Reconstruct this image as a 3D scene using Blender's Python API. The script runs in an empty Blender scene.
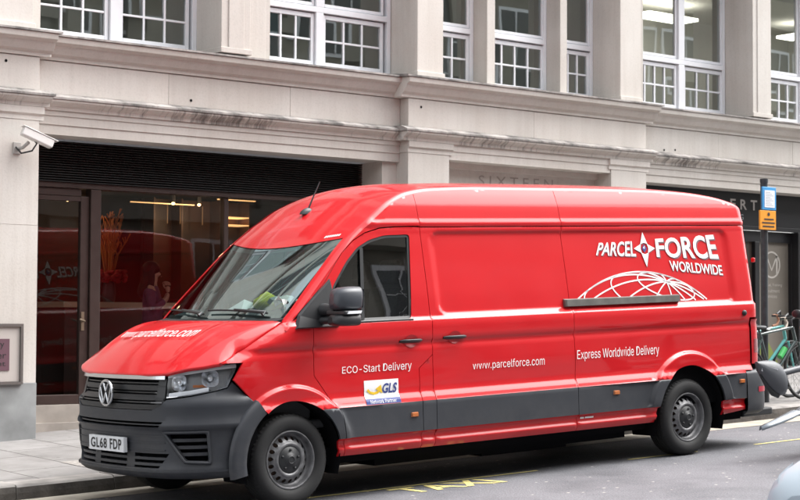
import bpy, bmesh, math, random
from mathutils import Vector, Matrix
from mathutils.geometry import delaunay_2d_cdt
random.seed(7)
PI = math.pi
scene = bpy.context.scene
COL = scene.collection
GRADE = 0.043            # the street climbs towards +X
YAW = -0.033             # kerb line relative to the parked van

# ------------------------------------------------------------------ helpers
def clamp(v, a, b): return max(a, min(b, v))
def sstep(a, b, x):
    t = clamp((x - a) / (b - a), 0.0, 1.0)
    return t * t * (3 - 2 * t)
def lerp_tab(tab, x):
    if x <= tab[0][0]: return tab[0][1]
    for (x0, y0), (x1, y1) in zip(tab, tab[1:]):
        if x <= x1: return y0 + (y1 - y0) * (x - x0) / (x1 - x0)
    return tab[-1][1]
def smooth_tab(tab, x):
    """monotone-ish cubic hermite through a table"""
    n = len(tab)
    if x <= tab[0][0]:
        (x0, y0), (x1, y1) = tab[0], tab[1]
        return y0 + (y1 - y0) * (x - x0) / (x1 - x0)
    if x >= tab[-1][0]:
        (x0, y0), (x1, y1) = tab[-2], tab[-1]
        return y1 + (y1 - y0) * (x - x1) / (x1 - x0)
    for i in range(n - 1):
        if x <= tab[i + 1][0]: break
    def slope(j):
        if j == 0: return (tab[1][1] - tab[0][1]) / (tab[1][0] - tab[0][0])
        if j == n - 1: return (tab[-1][1] - tab[-2][1]) / (tab[-1][0] - tab[-2][0])
        a = (tab[j][1] - tab[j - 1][1]) / (tab[j][0] - tab[j - 1][0])
        b = (tab[j + 1][1] - tab[j][1]) / (tab[j + 1][0] - tab[j][0])
        if a * b <= 0: return 0.0
        return 2 * a * b / (a + b)
    x0, y0 = tab[i]; x1, y1 = tab[i + 1]; h = x1 - x0; t = (x - x0) / h
    m0, m1 = slope(i) * h, slope(i + 1) * h
    return (2*t**3 - 3*t*t + 1) * y0 + (t**3 - 2*t*t + t) * m0 + (-2*t**3 + 3*t*t) * y1 + (t**3 - t*t) * m1
def in_poly(p, poly):
    x, y = p; c = False; n = len(poly)
    for i in range(n):
        x0, y0 = poly[i]; x1, y1 = poly[i - 1]
        if (y0 > y) != (y1 > y) and x < (x1 - x0) * (y - y0) / (y1 - y0) + x0: c = not c
    return c
def inset_poly(poly, d):
    n = len(poly)
    area = sum(poly[i - 1][0] * poly[i][1] - poly[i][0] * poly[i - 1][1] for i in range(n))
    s = 1 if area > 0 else -1
    out = []
    for i in range(n):
        p0, p1, p2 = Vector(poly[i - 1]), Vector(poly[i]), Vector(poly[(i + 1) % n])
        e0 = (p1 - p0).normalized(); e1 = (p2 - p1).normalized()
        n0 = Vector((-e0.y, e0.x)) * s; n1 = Vector((-e1.y, e1.x)) * s
        b = n0 + n1
        if b.length < 1e-6: b = n0
        b.normalize()
        k = d / max(0.35, b.dot(n0))
        q = p1 + b * k
        out.append((q.x, q.y))
    return out
def densify(poly, h=0.03, closed=True):
    out = []; n = len(poly)
    for i in range(n if closed else n - 1):
        a, b = poly[i], poly[(i + 1) % n]
        L = math.hypot(b[0] - a[0], b[1] - a[1]); k = max(1, int(math.ceil(L / h)))
        for j in range(k):
            out.append((a[0] + (b[0] - a[0]) * j / k, a[1] + (b[1] - a[1]) * j / k))
    if not closed: out.append(poly[-1])
    return out
def arc(cx, cy, r, a0, a1, n=24):
    return [(cx + r * math.cos(math.radians(a0 + (a1 - a0) * i / n)), cy + r * math.sin(math.radians(a0 + (a1 - a0) * i / n))) for i in range(n + 1)]
def round_poly(poly, r, k=4):
    out = []; n = len(poly)
    for i in range(n):
        p0, p1, p2 = Vector(poly[i - 1]), Vector(poly[i]), Vector(poly[(i + 1) % n])
        d0 = (p0 - p1); d1 = (p2 - p1)
        rr = min(r, d0.length * .45, d1.length * .45)
        a = p1 + d0.normalized() * rr; b = p1 + d1.normalized() * rr
        for j in range(k + 1):
            t = j / k
            q = a * (1 - t) ** 2 + p1 * 2 * t * (1 - t) + b * t * t
            out.append((q.x, q.y))
    return out

class MB:
    """collects geometry, then links it as one mesh object"""
    def __init__(s): s.v = []; s.f = []; s.m = []; s.smooth = []
    def add(s, verts, faces, mi=0, smooth=False):
        o = len(s.v); s.v += [tuple(v) for v in verts]
        for f in faces: s.f.append(tuple(o + i for i in f)); s.m.append(mi); s.smooth.append(smooth)
        return s
    def box(s, x0, x1, y0, y1, z0, z1, mi=0):
        v = [(x, y, z) for x in (x0, x1) for y in (y0, y1) for z in (z0, z1)]
        f = [(0, 1, 3, 2), (4, 6, 7, 5), (0, 4, 5, 1), (2, 3, 7, 6), (0, 2, 6, 4), (1, 5, 7, 3)]
        return s.add(v, f, mi)
    def prism_x(s, prof, x0, x1, mi=0):
        """profile [(y,z)] extruded along X"""
        n = len(prof)
        v = [(x0, y, z) for y, z in prof] + [(x1, y, z) for y, z in prof]
        f = [(i, (i + 1) % n, n + (i + 1) % n, n + i) for i in range(n)]
        f += [tuple(range(n))[::-1], tuple(range(n, 2 * n))]
        return s.add(v, f, mi)
    def prism_y(s, prof, y0, y1, mi=0):
        n = len(prof)
        v = [(x, y0, z) for x, z in prof] + [(x, y1, z) for x, z in prof]
        f = [(i, (i + 1) % n, n + (i + 1) % n, n + i) for i in range(n)]
        f += [tuple(range(n))[::-1], tuple(range(n, 2 * n))]
        return s.add(v, f, mi)
    def grid(s, P, mi=0, smooth=True, closed=False):
        r = len(P); c = len(P[0]); v = [p for row in P for p in row]; f = []
        for i in range(r - 1):
            for j in range(c if closed else c - 1):
                k = (j + 1) % c
                f.append((i * c + j, i * c + k, (i + 1) * c + k, (i + 1) * c + j))
        return s.add(v, f, mi, smooth)
    def tube(s, pts, r, n=8, mi=0, cap=True, close=False):
        pts = [Vector(p) for p in pts]; N = len(pts); rows = []; prev = None
        rs = r if isinstance(r, (list, tuple)) else [r] * N
        for i, p in enumerate(pts):
            if close: t = (pts[(i + 1) % N] - pts[i - 1])
            else: t = (pts[min(i + 1, N - 1)] - pts[max(i - 1, 0)])
            t = t.normalized() if t.length > 1e-9 else Vector((0, 0, 1))
            if prev is None:
                a = Vector((0, 0, 1)) if abs(t.z) < .9 else Vector((1, 0, 0))
                u = t.cross(a).normalized()
            else:
                u = (prev - t * prev.dot(t))
                u = u.normalized() if u.length > 1e-6 else t.orthogonal().normalized()
            prev = u; w = t.cross(u)
            rows.append([p + (u * math.cos(2 * PI * k / n) + w * math.sin(2 * PI * k / n)) * rs[i] for k in range(n)])
        if close: rows.append(rows[0])
        s.grid(rows, mi, True, True)
        if cap and not close:
            s.add(rows[0], [tuple(range(n))[::-1]], mi); s.add(rows[-1], [tuple(range(n))], mi)
        return s
    def lathe_y(s, prof, cx, cy, cz, n=48, mi=0, smooth=True):
        """profile [(radius, y)] turned about the Y axis"""
        rows = [[(cx + r * math.cos(2 * PI * k / n), cy + y, cz + r * math.sin(2 * PI * k / n)) for k in range(n)] for r, y in prof]
        return s.grid(rows, mi, smooth, True)
    def ball(s, c, rx, ry, rz, n=12, m=8, mi=0):
        rows = [[(c[0] + rx * math.sin(PI * i / m) * math.cos(2 * PI * j / n), c[1] + ry * math.sin(PI * i / m) * math.sin(2 * PI * j / n), c[2] + rz * math.cos(PI * i / m)) for j in range(n)] for i in range(m + 1)]
        return s.grid(rows, mi, True, True)
    def build(s, name, mats, parent=None, sharp=None, bevel=None):
        me = bpy.data.meshes.new(name); me.from_pydata(s.v, [], s.f)
        if not isinstance(mats, (list, tuple)): mats = [mats]
        for m in mats: me.materials.append(m)
        me.polygons.foreach_set('material_index', s.m); me.polygons.foreach_set('use_smooth', s.smooth)
        me.update()
        if sharp is not None: me.set_sharp_from_angle(angle=math.radians(sharp))
        o = bpy.data.objects.new(name, me); COL.objects.link(o)
        if parent is not None: o.parent = parent
        if bevel:
            md = o.modifiers.new('bevel', 'BEVEL'); md.width = bevel; md.segments = 2; md.limit_method = 'ANGLE'; md.angle_limit = math.radians(40)
        return o

def tag(o, label=None, cat=None, group=None, kind=None):
    if label: o['label'] = label
    if cat: o['category'] = cat
    if group: o['group'] = group
    if kind: o['kind'] = kind
    return o
def empty(name, loc=(0, 0, 0), rot=(0, 0, 0)):
    o = bpy.data.objects.new(name, None); o.location = loc; o.rotation_euler = rot
    o.empty_display_size = .2; COL.objects.link(o); return o
def thing(name, label, cat, loc=(0, 0, 0), rot=(0, 0, 0), group=None):
    return tag(empty(name, loc, rot), label, cat, group)
def street(p):
    """street coordinates (along, across, up) -> world: yaw of the kerb, then the climb"""
    x, y, z = p
    c, s = math.cos(YAW), math.sin(YAW); x, y = x * c - y * s, x * s + y * c
    c, s = math.cos(GRADE), math.sin(GRADE)
    return Vector((x * c - z * s, y, x * s + z * c))
STREET = Matrix.Rotation(-GRADE, 4, 'Y') @ Matrix.Rotation(YAW, 4, 'Z')

# ------------------------------------------------------------------ materials
MATS = {}
def nodes_of(m): return m.node_tree.nodes, m.node_tree.links
def mat(name, col, rough=.5, metal=0.0, coat=0.0, spec=.5, emit=None, estr=0, noise=None, bump=None, alpha=None):
    """noise=(scale, amount[, detail]) varies the colour; bump=(scale, strength, distance)"""
    m = bpy.data.materials.new(name); m.use_nodes = True
    N, L = nodes_of(m); b = N['Principled BSDF']
    b.inputs['Base Color'].default_value = (*col, 1); b.inputs['Roughness'].default_value = rough
    b.inputs['Metallic'].default_value = metal; b.inputs['Coat Weight'].default_value = coat
    b.inputs['Coat Roughness'].default_value = .04
    b.inputs['Specular IOR Level'].default_value = spec
    if emit: b.inputs['Emission Color'].default_value = (*emit, 1); b.inputs['Emission Strength'].default_value = estr
    tc = None
    if noise or bump:
        tc = N.new('ShaderNodeTexCoord')
    if noise:
        n = N.new('ShaderNodeTexNoise'); n.inputs['Scale'].default_value = noise[0]; n.inputs['Detail'].default_value = noise[2] if len(noise) > 2 else 6
        L.new(tc.outputs['Object'], n.inputs['Vector'])
        mx = N.new('ShaderNodeMix'); mx.data_type = 'RGBA'
        a = noise[1]
        mx.inputs[6].default_value = (*[c * (1 - a) for c in col], 1); mx.inputs[7].default_value = (*[min(1, c * (1 + a)) for c in col], 1)
        mr = N.new('ShaderNodeMapRange'); mr.inputs[1].default_value = .3; mr.inputs[2].default_value = .7
        L.new(n.outputs['Fac'], mr.inputs[0]); L.new(mr.outputs[0], mx.inputs[0]); L.new(mx.outputs[2], b.inputs['Base Color'])
        r2 = N.new('ShaderNodeMapRange'); r2.inputs[3].default_value = max(0, rough - .06); r2.inputs[4].default_value = min(1, rough + .08)
        L.new(n.outputs['Fac'], r2.inputs[0]); L.new(r2.outputs[0], b.inputs['Roughness'])
    if bump:
        n = N.new('ShaderNodeTexNoise'); n.inputs['Scale'].default_value = bump[0]; n.inputs['Detail'].default_value = 5
        L.new(tc.outputs['Object'], n.inputs['Vector'])
        bp = N.new('ShaderNodeBump'); bp.inputs['Strength'].default_value = bump[1]; bp.inputs['Distance'].default_value = bump[2]
        L.new(n.outputs['Fac'], bp.inputs['Height']); L.new(bp.outputs[0], b.inputs['Normal'])
    MATS[name] = m; return m
def glass(name, tint, ior=1.5, rough=.0, boost=1.0, refl=(1, 1, 1)):
    m = bpy.data.materials.new(name); m.use_nodes = True; N, L = nodes_of(m)
    N.remove(N['Principled BSDF']); out = N['Material Output']
    t = N.new('ShaderNodeBsdfTransparent'); t.inputs[0].default_value = (*tint, 1)
    g = N.new('ShaderNodeBsdfGlossy'); g.inputs['Roughness'].default_value = rough; g.inputs[0].default_value = (*refl, 1)
    fr = N.new('ShaderNodeFresnel'); fr.inputs['IOR'].default_value = ior
    ml = N.new('ShaderNodeMath'); ml.operation = 'MULTIPLY'; ml.use_clamp = True; ml.inputs[1].default_value = boost
    mx = N.new('ShaderNodeMixShader')
    # a slow waviness so that panes do not mirror like a computer plane
    tc = N.new('ShaderNodeTexCoord'); nz = N.new('ShaderNodeTexNoise'); nz.inputs['Scale'].default_value = 1.6; nz.inputs['Detail'].default_value = 1
    bp = N.new('ShaderNodeBump'); bp.inputs['Strength'].default_value = .035; bp.inputs['Distance'].default_value = .02
    L.new(tc.outputs['Object'], nz.inputs['Vector']); L.new(nz.outputs['Fac'], bp.inputs['Height']); L.new(bp.outputs[0], g.inputs['Normal'])
    L.new(fr.outputs[0], ml.inputs[0]); L.new(ml.outputs[0], mx.inputs[0]); L.new(t.outputs[0], mx.inputs[1]); L.new(g.outputs[0], mx.inputs[2]); L.new(mx.outputs[0], out.inputs[0])
    MATS[name] = m; return m

M_red = mat('red_paint', (.53, .0065, .011), rough=.45, coat=.78, spec=.15, noise=(3, .03, 3))
def add_dust(m, col, top, amount):
    """a film of road dust, patchy, thickest along the sills"""
    N, L = nodes_of(m); b = N['Principled BSDF']; tc = N.new('ShaderNodeTexCoord'); sx = N.new('ShaderNodeSeparateXYZ'); L.new(tc.outputs['Object'], sx.inputs[0])
    mr = N.new('ShaderNodeMapRange'); mr.inputs[1].default_value = top; mr.inputs[2].default_value = .25; L.new(sx.outputs[2], mr.inputs[0])
    nz = N.new('ShaderNodeTexNoise'); nz.inputs['Scale'].default_value = 5; nz.inputs['Detail'].default_value = 9; nz.inputs['Roughness'].default_value = .7; L.new(tc.outputs['Object'], nz.inputs['Vector'])
    m2 = N.new('ShaderNodeMapRange'); m2.inputs[1].default_value = .38; m2.inputs[2].default_value = .72; L.new(nz.outputs['Fac'], m2.inputs[0])
    mu = N.new('ShaderNodeMath'); mu.operation = 'MULTIPLY'; L.new(mr.outputs[0], mu.inputs[0]); L.new(m2.outputs[0], mu.inputs[1])
    mu2 = N.new('ShaderNodeMath'); mu2.operation = 'MULTIPLY'; mu2.inputs[1].default_value = amount; L.new(mu.outputs[0], mu2.inputs[0])
    src = b.inputs['Base Color'].links[0].from_socket; mx = N.new('ShaderNodeMix'); mx.data_type = 'RGBA'; mx.inputs[7].default_value = (*col, 1)
    L.new(mu2.outputs[0], mx.inputs[0]); L.new(src, mx.inputs[6]); L.new(mx.outputs[2], b.inputs['Base Color'])
    cw = N.new('ShaderNodeMath'); cw.operation = 'SUBTRACT'; cw.use_clamp = True; cw.inputs[0].default_value = b.inputs['Coat Weight'].default_value; L.new(mu2.outputs[0], cw.inputs[1]); L.new(cw.outputs[0], b.inputs['Coat Weight'])
add_dust(M_red, (.20, .09, .08), .70, .22)
M_red.node_tree.nodes['Principled BSDF'].inputs['Coat Roughness'].default_value = .07
M_grey = mat('grey_plastic', (.026, .029, .036), rough=.48, noise=(6, .06))
add_dust(M_grey, (.11, .105, .10), .80, .42)
M_dark = mat('dark_plastic', (.018, .019, .021), rough=.45)
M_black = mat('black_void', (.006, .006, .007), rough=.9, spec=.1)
M_rubber = mat('tyre_rubber', (.011, .011, .0115), rough=.75, noise=(9, .25), bump=(60, .2, .003))
M_rim = mat('steel_rim', (.145, .145, .15), rough=.45, metal=.5, noise=(16, .4, 8))
M_brake = mat('rusty_disc', (.09, .055, .04), rough=.7, noise=(14, .3))
M_chrome = mat('chrome', (.50, .51, .53), rough=.22, metal=1.0)
M_lamp = mat('lamp_reflector', (.80, .82, .85), rough=.22, metal=.9)
M_white = mat('white_vinyl', (.82, .82, .82), rough=.4)
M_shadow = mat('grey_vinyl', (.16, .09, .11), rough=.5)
M_blue = mat('blue_vinyl', (.03, .05, .22), rough=.4)
M_yellow = mat('yellow_vinyl', (.80, .52, .03), rough=.4)
M_orange = mat('orange_lens', (.45, .13, .03), rough=.2, coat=.6)
M_tail = mat('red_lens', (.46, .006, .012), rough=.25, coat=.4)
M_tail_dark = mat('dark_red_lens', (.2, .004, .01), rough=.15, coat=1.0)
M_lens = glass('clear_lens', (.93, .94, .95), 1.5)
M_screen = glass('windscreen_glass', (.46, .56, .55), 1.5, boost=.32, refl=(.80, .97, .97))
M_sideglass = glass('side_window_glass', (.50, .55, .54), 1.55, boost=2.2)
M_cab = mat('cab_trim', (.045, .047, .05), rough=.7)
M_seat = mat('seat_cloth', (.05, .05, .055), rough=.9, noise=(40, .2))
M_hivis = mat('yellow_fabric', (.75, .72, .06), rough=.8)
M_paper = mat('paper', (.75, .76, .76), rough=.8)

def stone_mat():
    m = bpy.data.materials.new('pale_stone'); m.use_nodes = True; N, L = nodes_of(m); b = N['Principled BSDF']
    b.inputs['Roughness'].default_value = .85; b.inputs['Specular IOR Level'].default_value = .25
    tc = N.new('ShaderNodeTexCoord')
    n1 = N.new('ShaderNodeTexNoise'); n1.inputs['Scale'].default_value = .9; n1.inputs['Detail'].default_value = 8; n1.inputs['Roughness'].default_value = .6
    L.new(tc.outputs['Object'], n1.inputs['Vector'])
    r1 = N.new('ShaderNodeValToRGB'); e = r1.color_ramp.elements
    e[0].position = .32; e[0].color = (.545, .505, .462, 1); e[1].position = .68; e[1].color = (.620, .590, .552, 1)
    L.new(n1.outputs['Fac'], r1.inputs[0])
    # streaks of dirt running down
    mp = N.new('ShaderNodeMapping'); mp.inputs['Scale'].default_value = (7, 7, .35)
    n2 = N.new('ShaderNodeTexNoise'); n2.inputs['Scale'].default_value = 1.0; n2.inputs['Detail'].default_value = 7; n2.inputs['Roughness'].default_value = .7
    L.new(tc.outputs['Object'], mp.inputs[0]); L.new(mp.outputs[0], n2.inputs['Vector'])
    r2 = N.new('ShaderNodeValToRGB'); e = r2.color_ramp.elements
    e[0].position = .28; e[0].color = (.74, .71, .69, 1); e[1].position = .55; e[1].color = (1, 1, 1, 1)
    L.new(n2.outputs['Fac'], r2.inputs[0])
    mx = N.new('ShaderNodeMix'); mx.data_type = 'RGBA'; mx.blend_type = 'MULTIPLY'; mx.inputs[0].default_value = .38
    L.new(r1.outputs[0], mx.inputs[6]); L.new(r2.outputs[0], mx.inputs[7])
    # fine pores
    n3 = N.new('ShaderNodeTexNoise'); n3.inputs['Scale'].default_value = 45; n3.inputs['Detail'].default_value = 4
    L.new(tc.outputs['Object'], n3.inputs['Vector'])
    r3 = N.new('ShaderNodeValToRGB'); e = r3.color_ramp.elements
    e[0].position = .3; e[0].color = (.86, .86, .86, 1); e[1].position = .5; e[1].color = (1, 1, 1, 1)
    L.new(n3.outputs['Fac'], r3.inputs[0])
    oi = N.new('ShaderNodeObjectInfo'); mo = N.new('ShaderNodeMapRange'); mo.inputs[3].default_value = .90; mo.inputs[4].default_value = 1.05; L.new(oi.outputs['Random'], mo.inputs[0])
    mb_ = N.new('ShaderNodeMix'); mb_.data_type = 'RGBA'; mb_.blend_type = 'MULTIPLY'; mb_.inputs[0].default_value = 1; cmb = N.new('ShaderNodeCombineColor')
    for k in range(3): L.new(mo.outputs[0], cmb.inputs[k])
    L.new(mx.outputs[2], mb_.inputs[6]); L.new(cmb.outputs[0], mb_.inputs[7]); mx = mb_
    m2 = N.new('ShaderNodeMix'); m2.data_type = 'RGBA'; m2.blend_type = 'MULTIPLY'; m2.inputs[0].default_value = .5
    L.new(mx.outputs[2], m2.inputs[6]); L.new(r3.outputs[0], m2.inputs[7]); L.new(m2.outputs[2], b.inputs['Base Color'])
    bp = N.new('ShaderNodeBump'); bp.inputs['Strength'].default_value = .25; bp.inputs['Distance'].default_value = .004
    L.new(n3.outputs['Fac'], bp.inputs['Height']); L.new(bp.outputs[0], b.inputs['Normal'])
    return m
M_stone = stone_mat()
def stain_mat():
    """the weathered lead-grey drip edge of the string courses"""
    m = bpy.data.materials.new('weathered_drip'); m.use_nodes = True; N, L = nodes_of(m); b = N['Principled BSDF']
    b.inputs['Roughness'].default_value = .9
    tc = N.new('ShaderNodeTexCoord'); mp = N.new('ShaderNodeMapping'); mp.inputs['Scale'].default_value = (2.2, 1, .4)
    n = N.new('ShaderNodeTexNoise'); n.inputs['Scale'].default_value = 1.4; n.inputs['Detail'].default_value = 9; n.inputs['Roughness'].default_value = .72
    L.new(tc.outputs['Object'], mp.inputs[0]); L.new(mp.outputs[0], n.inputs['Vector'])
    r = N.new('ShaderNodeValToRGB'); e = r.color_ramp.elements
    e[0].position = .36; e[0].color = (.10, .095, .09, 1); e[1].position = .60; e[1].color = (.42, .39, .37, 1)
    L.new(n.outputs['Fac'], r.inputs[0]); L.new(r.outputs[0], b.inputs['Base Color'])
    return m
M_drip = stain_mat()
def soot_mat():
    """stone edge with black sooty runs in patches along its length"""
    m = stone_mat(); m.name = 'sooty_stone'; N, L = nodes_of(m); b = N['Principled BSDF']; tc = N.new('ShaderNodeTexCoord')
    mp = N.new('ShaderNodeMapping'); mp.inputs['Scale'].default_value = (9, 1, 1.2); n1 = N.new('ShaderNodeTexNoise'); n1.inputs['Scale'].default_value = 1.6; n1.inputs['Detail'].default_value = 8; n1.inputs['Roughness'].default_value = .75
    L.new(tc.outputs['Object'], mp.inputs[0]); L.new(mp.outputs[0], n1.inputs['Vector'])
    m3 = N.new('ShaderNodeMapping'); m3.inputs['Scale'].default_value = (.55, 0, 0); n2 = N.new('ShaderNodeTexNoise'); n2.inputs['Scale'].default_value = 1; n2.inputs['Detail'].default_value = 2
    L.new(tc.outputs['Object'], m3.inputs[0]); L.new(m3.outputs[0], n2.inputs['Vector'])
    ad = N.new('ShaderNodeMath'); ad.operation = 'ADD'; L.new(n1.outputs['Fac'], ad.inputs[0]); L.new(n2.outputs['Fac'], ad.inputs[1])
    mr = N.new('ShaderNodeMapRange'); mr.inputs[1].default_value = 1.02; mr.inputs[2].default_value = 1.20; mr.inputs[4].default_value = .8; L.new(ad.outputs[0], mr.inputs[0])
    src = b.inputs['Base Color'].links[0].from_socket; mx = N.new('ShaderNodeMix'); mx.data_type = 'RGBA'; mx.inputs[7].default_value = (.085, .078, .072, 1)
    L.new(mr.outputs[0], mx.inputs[0]); L.new(src, mx.inputs[6]); L.new(mx.outputs[2], b.inputs['Base Color']); return m
M_soot = soot_mat()
M_granite = mat('grey_granite', (.24, .25, .25), rough=.6, noise=(3, .3, 9), bump=(80, .1, .002))
M_sash = mat('white_sash_paint', (.72, .73, .76), rough=.45, noise=(5, .04))
M_upglass = glass('upper_window_glass', (.88, .94, .91), 1.55, boost=4.4, refl=(.90, .97, .94))
M_shopglass = glass('shop_glass', (.90, .87, .84), 1.5, boost=1.35)
M_bronze = mat('dark_bronze_frame', (.050, .032, .028), rough=.4, metal=.3, noise=(8, .1))
M_louvre = mat('black_louvre', (.014, .0135, .0135), rough=.55)
M_room = mat('office_wall', (.72, .71, .66), rough=.9)
M_ceil = mat('office_ceiling', (.70, .69, .65), rough=.9)
M_wood = mat('dark_wood', (.045, .020, .012), rough=.45, noise=(2.5, .35, 8))
M_wood2 = mat('mid_wood', (.34, .19, .11), rough=.5, noise=(2, .25, 8))
M_darkfloor = mat('dark_floor', (.04, .03, .025), rough=.5)
M_warm = mat('warm_lamp', (1, .8, .5), emit=(1.0, .62, .28), estr=2.5)
M_dim = mat('dim_strip', (.10, .06, .03), emit=(1.0, .5, .2), estr=.015)
M_strip = mat('warm_strip', (1, .8, .5), emit=(1.0, .55, .22), estr=.32)
M_office = mat('ceiling_panel', (1, 1, 1), emit=(1.0, .93, .82), estr=1.5)
M_fascia = mat('black_fascia', (.012, .012, .014), rough=.35)
M_brass = mat('aged_brass', (.22, .17, .12), rough=.4, metal=.5)
M_letter = mat('pale_letters', (.62, .61, .59), rough=.5)
M_plum = mat('plum_cloth', (.13, .05, .11), rough=.85, noise=(20, .2))
M_skin = mat('skin', (.50, .30, .22), rough=.55)
M_hair = mat('dark_hair', (.010, .008, .008), rough=.6, spec=.2, noise=(60, .3))
M_frost = mat('grey_brown_frost', (.17, .15, .125), rough=.6, noise=(1.5, .1))
M_pole = mat('black_pole_paint', (.028, .032, .036), rough=.45, noise=(15, .4), bump=(30, .2, .003))
M_signblue = mat('sign_blue', (.06, .30, .62), rough=.4)
M_notice = mat('notice_paper', (.80, .82, .85), rough=.5, noise=(60, .06))
M_signorange = mat('sign_orange', (.75, .30, .02), rough=.5)
M_ink = mat('black_ink', (.02, .02, .02), rough=.6)
M_ink2 = mat('grey_ink', (.45, .47, .50), rough=.6)

def road_mat():
    m = bpy.data.materials.new('asphalt'); m.use_nodes = True; N, L = nodes_of(m); b = N['Principled BSDF']
    tc = N.new('ShaderNodeTexCoord')
    n1 = N.new('ShaderNodeTexNoise'); n1.inputs['Scale'].default_value = 62; n1.inputs['Detail'].default_value = 6; n1.inputs['Roughness'].default_value = .75
    n2 = N.new('ShaderNodeTexNoise'); n2.inputs['Scale'].default_value = .8; n2.inputs['Detail'].default_value = 9; n2.inputs['Roughness'].default_value = .65
    v = N.new('ShaderNodeTexVoronoi'); v.inputs['Scale'].default_value = 70
    for k in (n1, n2, v): L.new(tc.outputs['Object'], k.inputs['Vector'])
    r1 = N.new('ShaderNodeValToRGB'); e = r1.color_ramp.elements
    e[0].position = .30; e[0].color = (.058, .0585, .066, 1); e[1].position = .72; e[1].color = (.200, .202, .222, 1)
    L.new(n1.outputs['Fac'], r1.inputs[0])
    r2 = N.new('ShaderNodeValToRGB'); e = r2.color_ramp.elements
    e[0].position = .34; e[0].color = (.58, .58, .585, 1); e[1].position = .58; e[1].color = (1.10, 1.09, 1.07, 1)
    L.new(n2.outputs['Fac'], r2.inputs[0])
    mx = N.new('ShaderNodeMix'); mx.data_type = 'RGBA'; mx.blend_type = 'MULTIPLY'; mx.inputs[0].default_value = 1
    L.new(r1.outputs[0], mx.inputs[6]); L.new(r2.outputs[0], mx.inputs[7])
    # pale chippings, leaf litter and flattened gum
    r3 = N.new('ShaderNodeValToRGB'); e = r3.color_ramp.elements
    v2 = N.new('ShaderNodeTexVoronoi'); v2.inputs['Scale'].default_value = 11; L.new(tc.outputs['Object'], v2.inputs['Vector'])
    e[0].position = .10; e[0].color = (1, 1, 1, 1); e[1].position = .20; e[1].color = (0, 0, 0, 1)
    L.new(v2.outputs['Distance'], r3.inputs[0])
    sp = N.new('ShaderNodeMath'); sp.operation = 'MULTIPLY'
    gt = N.new('ShaderNodeMath'); gt.operation = 'GREATER_THAN'; gt.inputs[1].default_value = .80
    sx = N.new('ShaderNodeSeparateXYZ'); L.new(v2.outputs['Color'], sx.inputs[0]); L.new(sx.outputs[0], gt.inputs[0])
    L.new(gt.outputs[0], sp.inputs[0]); L.new(r3.outputs[0], sp.inputs[1])
    m2 = N.new('ShaderNodeMix'); m2.data_type = 'RGBA'; m2.inputs[7].default_value = (.42, .40, .36, 1)
    L.new(sp.outputs[0], m2.inputs[0]); L.new(mx.outputs[2], m2.inputs[6]); L.new(m2.outputs[2], b.inputs['Base Color'])
    b.inputs['Roughness'].default_value = .8
    bp = N.new('ShaderNodeBump'); bp.inputs['Strength'].default_value = .5; bp.inputs['Distance'].default_value = .006
    L.new(v.outputs['Distance'], bp.inputs['Height']); L.new(bp.outputs[0], b.inputs['Normal'])
    return m
M_road = road_mat()
def paving_mat():
    m = bpy.data.materials.new('paving_slabs'); m.use_nodes = True; N, L = nodes_of(m); b = N['Principled BSDF']
    tc = N.new('ShaderNodeTexCoord'); mp = N.new('ShaderNodeMapping'); mp.inputs['Rotation'].default_value = (0, 0, PI / 2); mp.inputs['Location'].default_value = (.1, .33, 0)
    br = N.new('ShaderNodeTexBrick'); br.offset = .5
    br.inputs['Scale'].default_value = 1; br.inputs['Brick Width'].default_value = .95; br.inputs['Row Height'].default_value = .64
    br.inputs['Mortar Size'].default_value = .010; br.inputs['Mortar Smooth'].default_value = .2
    br.inputs['Color1'].default_value = (.255, .247, .243, 1); br.inputs['Color2'].default_value = (.222, .215, .211, 1); br.inputs['Mortar'].default_value = (.085, .08, .075, 1)
    L.new(tc.outputs['Object'], mp.inputs[0]); L.new(mp.outputs[0], br.inputs['Vector'])
    n = N.new('ShaderNodeTexNoise'); n.inputs['Scale'].default_value = 2.2; n.inputs['Detail'].default_value = 9; n.inputs['Roughness'].default_value = .7
    L.new(tc.outputs['Object'], n.inputs['Vector'])
    r = N.new('ShaderNodeValToRGB'); e = r.color_ramp.elements
    e[0].position = .3; e[0].color = (.66, .645, .63, 1); e[1].position = .62; e[1].color = (1.05, 1.04, 1.03, 1)
    L.new(n.outputs['Fac'], r.inputs[0])
    mx = N.new('ShaderNodeMix'); mx.data_type = 'RGBA'; mx.blend_type = 'MULTIPLY'; mx.inputs[0].default_value = 1
    L.new(br.outputs['Color'], mx.inputs[6]); L.new(r.outputs[0], mx.inputs[7])
    vo = N.new('ShaderNodeTexVoronoi'); vo.inputs['Scale'].default_value = 4.5; L.new(tc.outputs['Object'], vo.inputs['Vector'])
    vr = N.new('ShaderNodeValToRGB'); e = vr.color_ramp.elements; e[0].position = .075; e[0].color = (.55, .54, .53, 1); e[1].position = .10; e[1].color = (1, 1, 1, 1); L.new(vo.outputs['Distance'], vr.inputs[0])
    mg = N.new('ShaderNodeMix'); mg.data_type = 'RGBA'; mg.blend_type = 'MULTIPLY'; mg.inputs[0].default_value = .8; L.new(mx.outputs[2], mg.inputs[6]); L.new(vr.outputs[0], mg.inputs[7]); L.new(mg.outputs[2], b.inputs['Base Color'])
    b.inputs['Roughness'].default_value = .8
    bp = N.new('ShaderNodeBump'); bp.inputs['Strength'].default_value = .4; bp.inputs['Distance'].default_value = .006; bp.invert = True
    L.new(br.outputs['Fac'], bp.inputs['Height']); L.new(bp.outputs[0], b.inputs['Normal'])
    return m
M_paving = paving_mat()
M_kerb = mat('kerb_granite', (.26, .245, .23), rough=.8, noise=(3.5, .4, 9), bump=(40, .4, .006))
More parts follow.
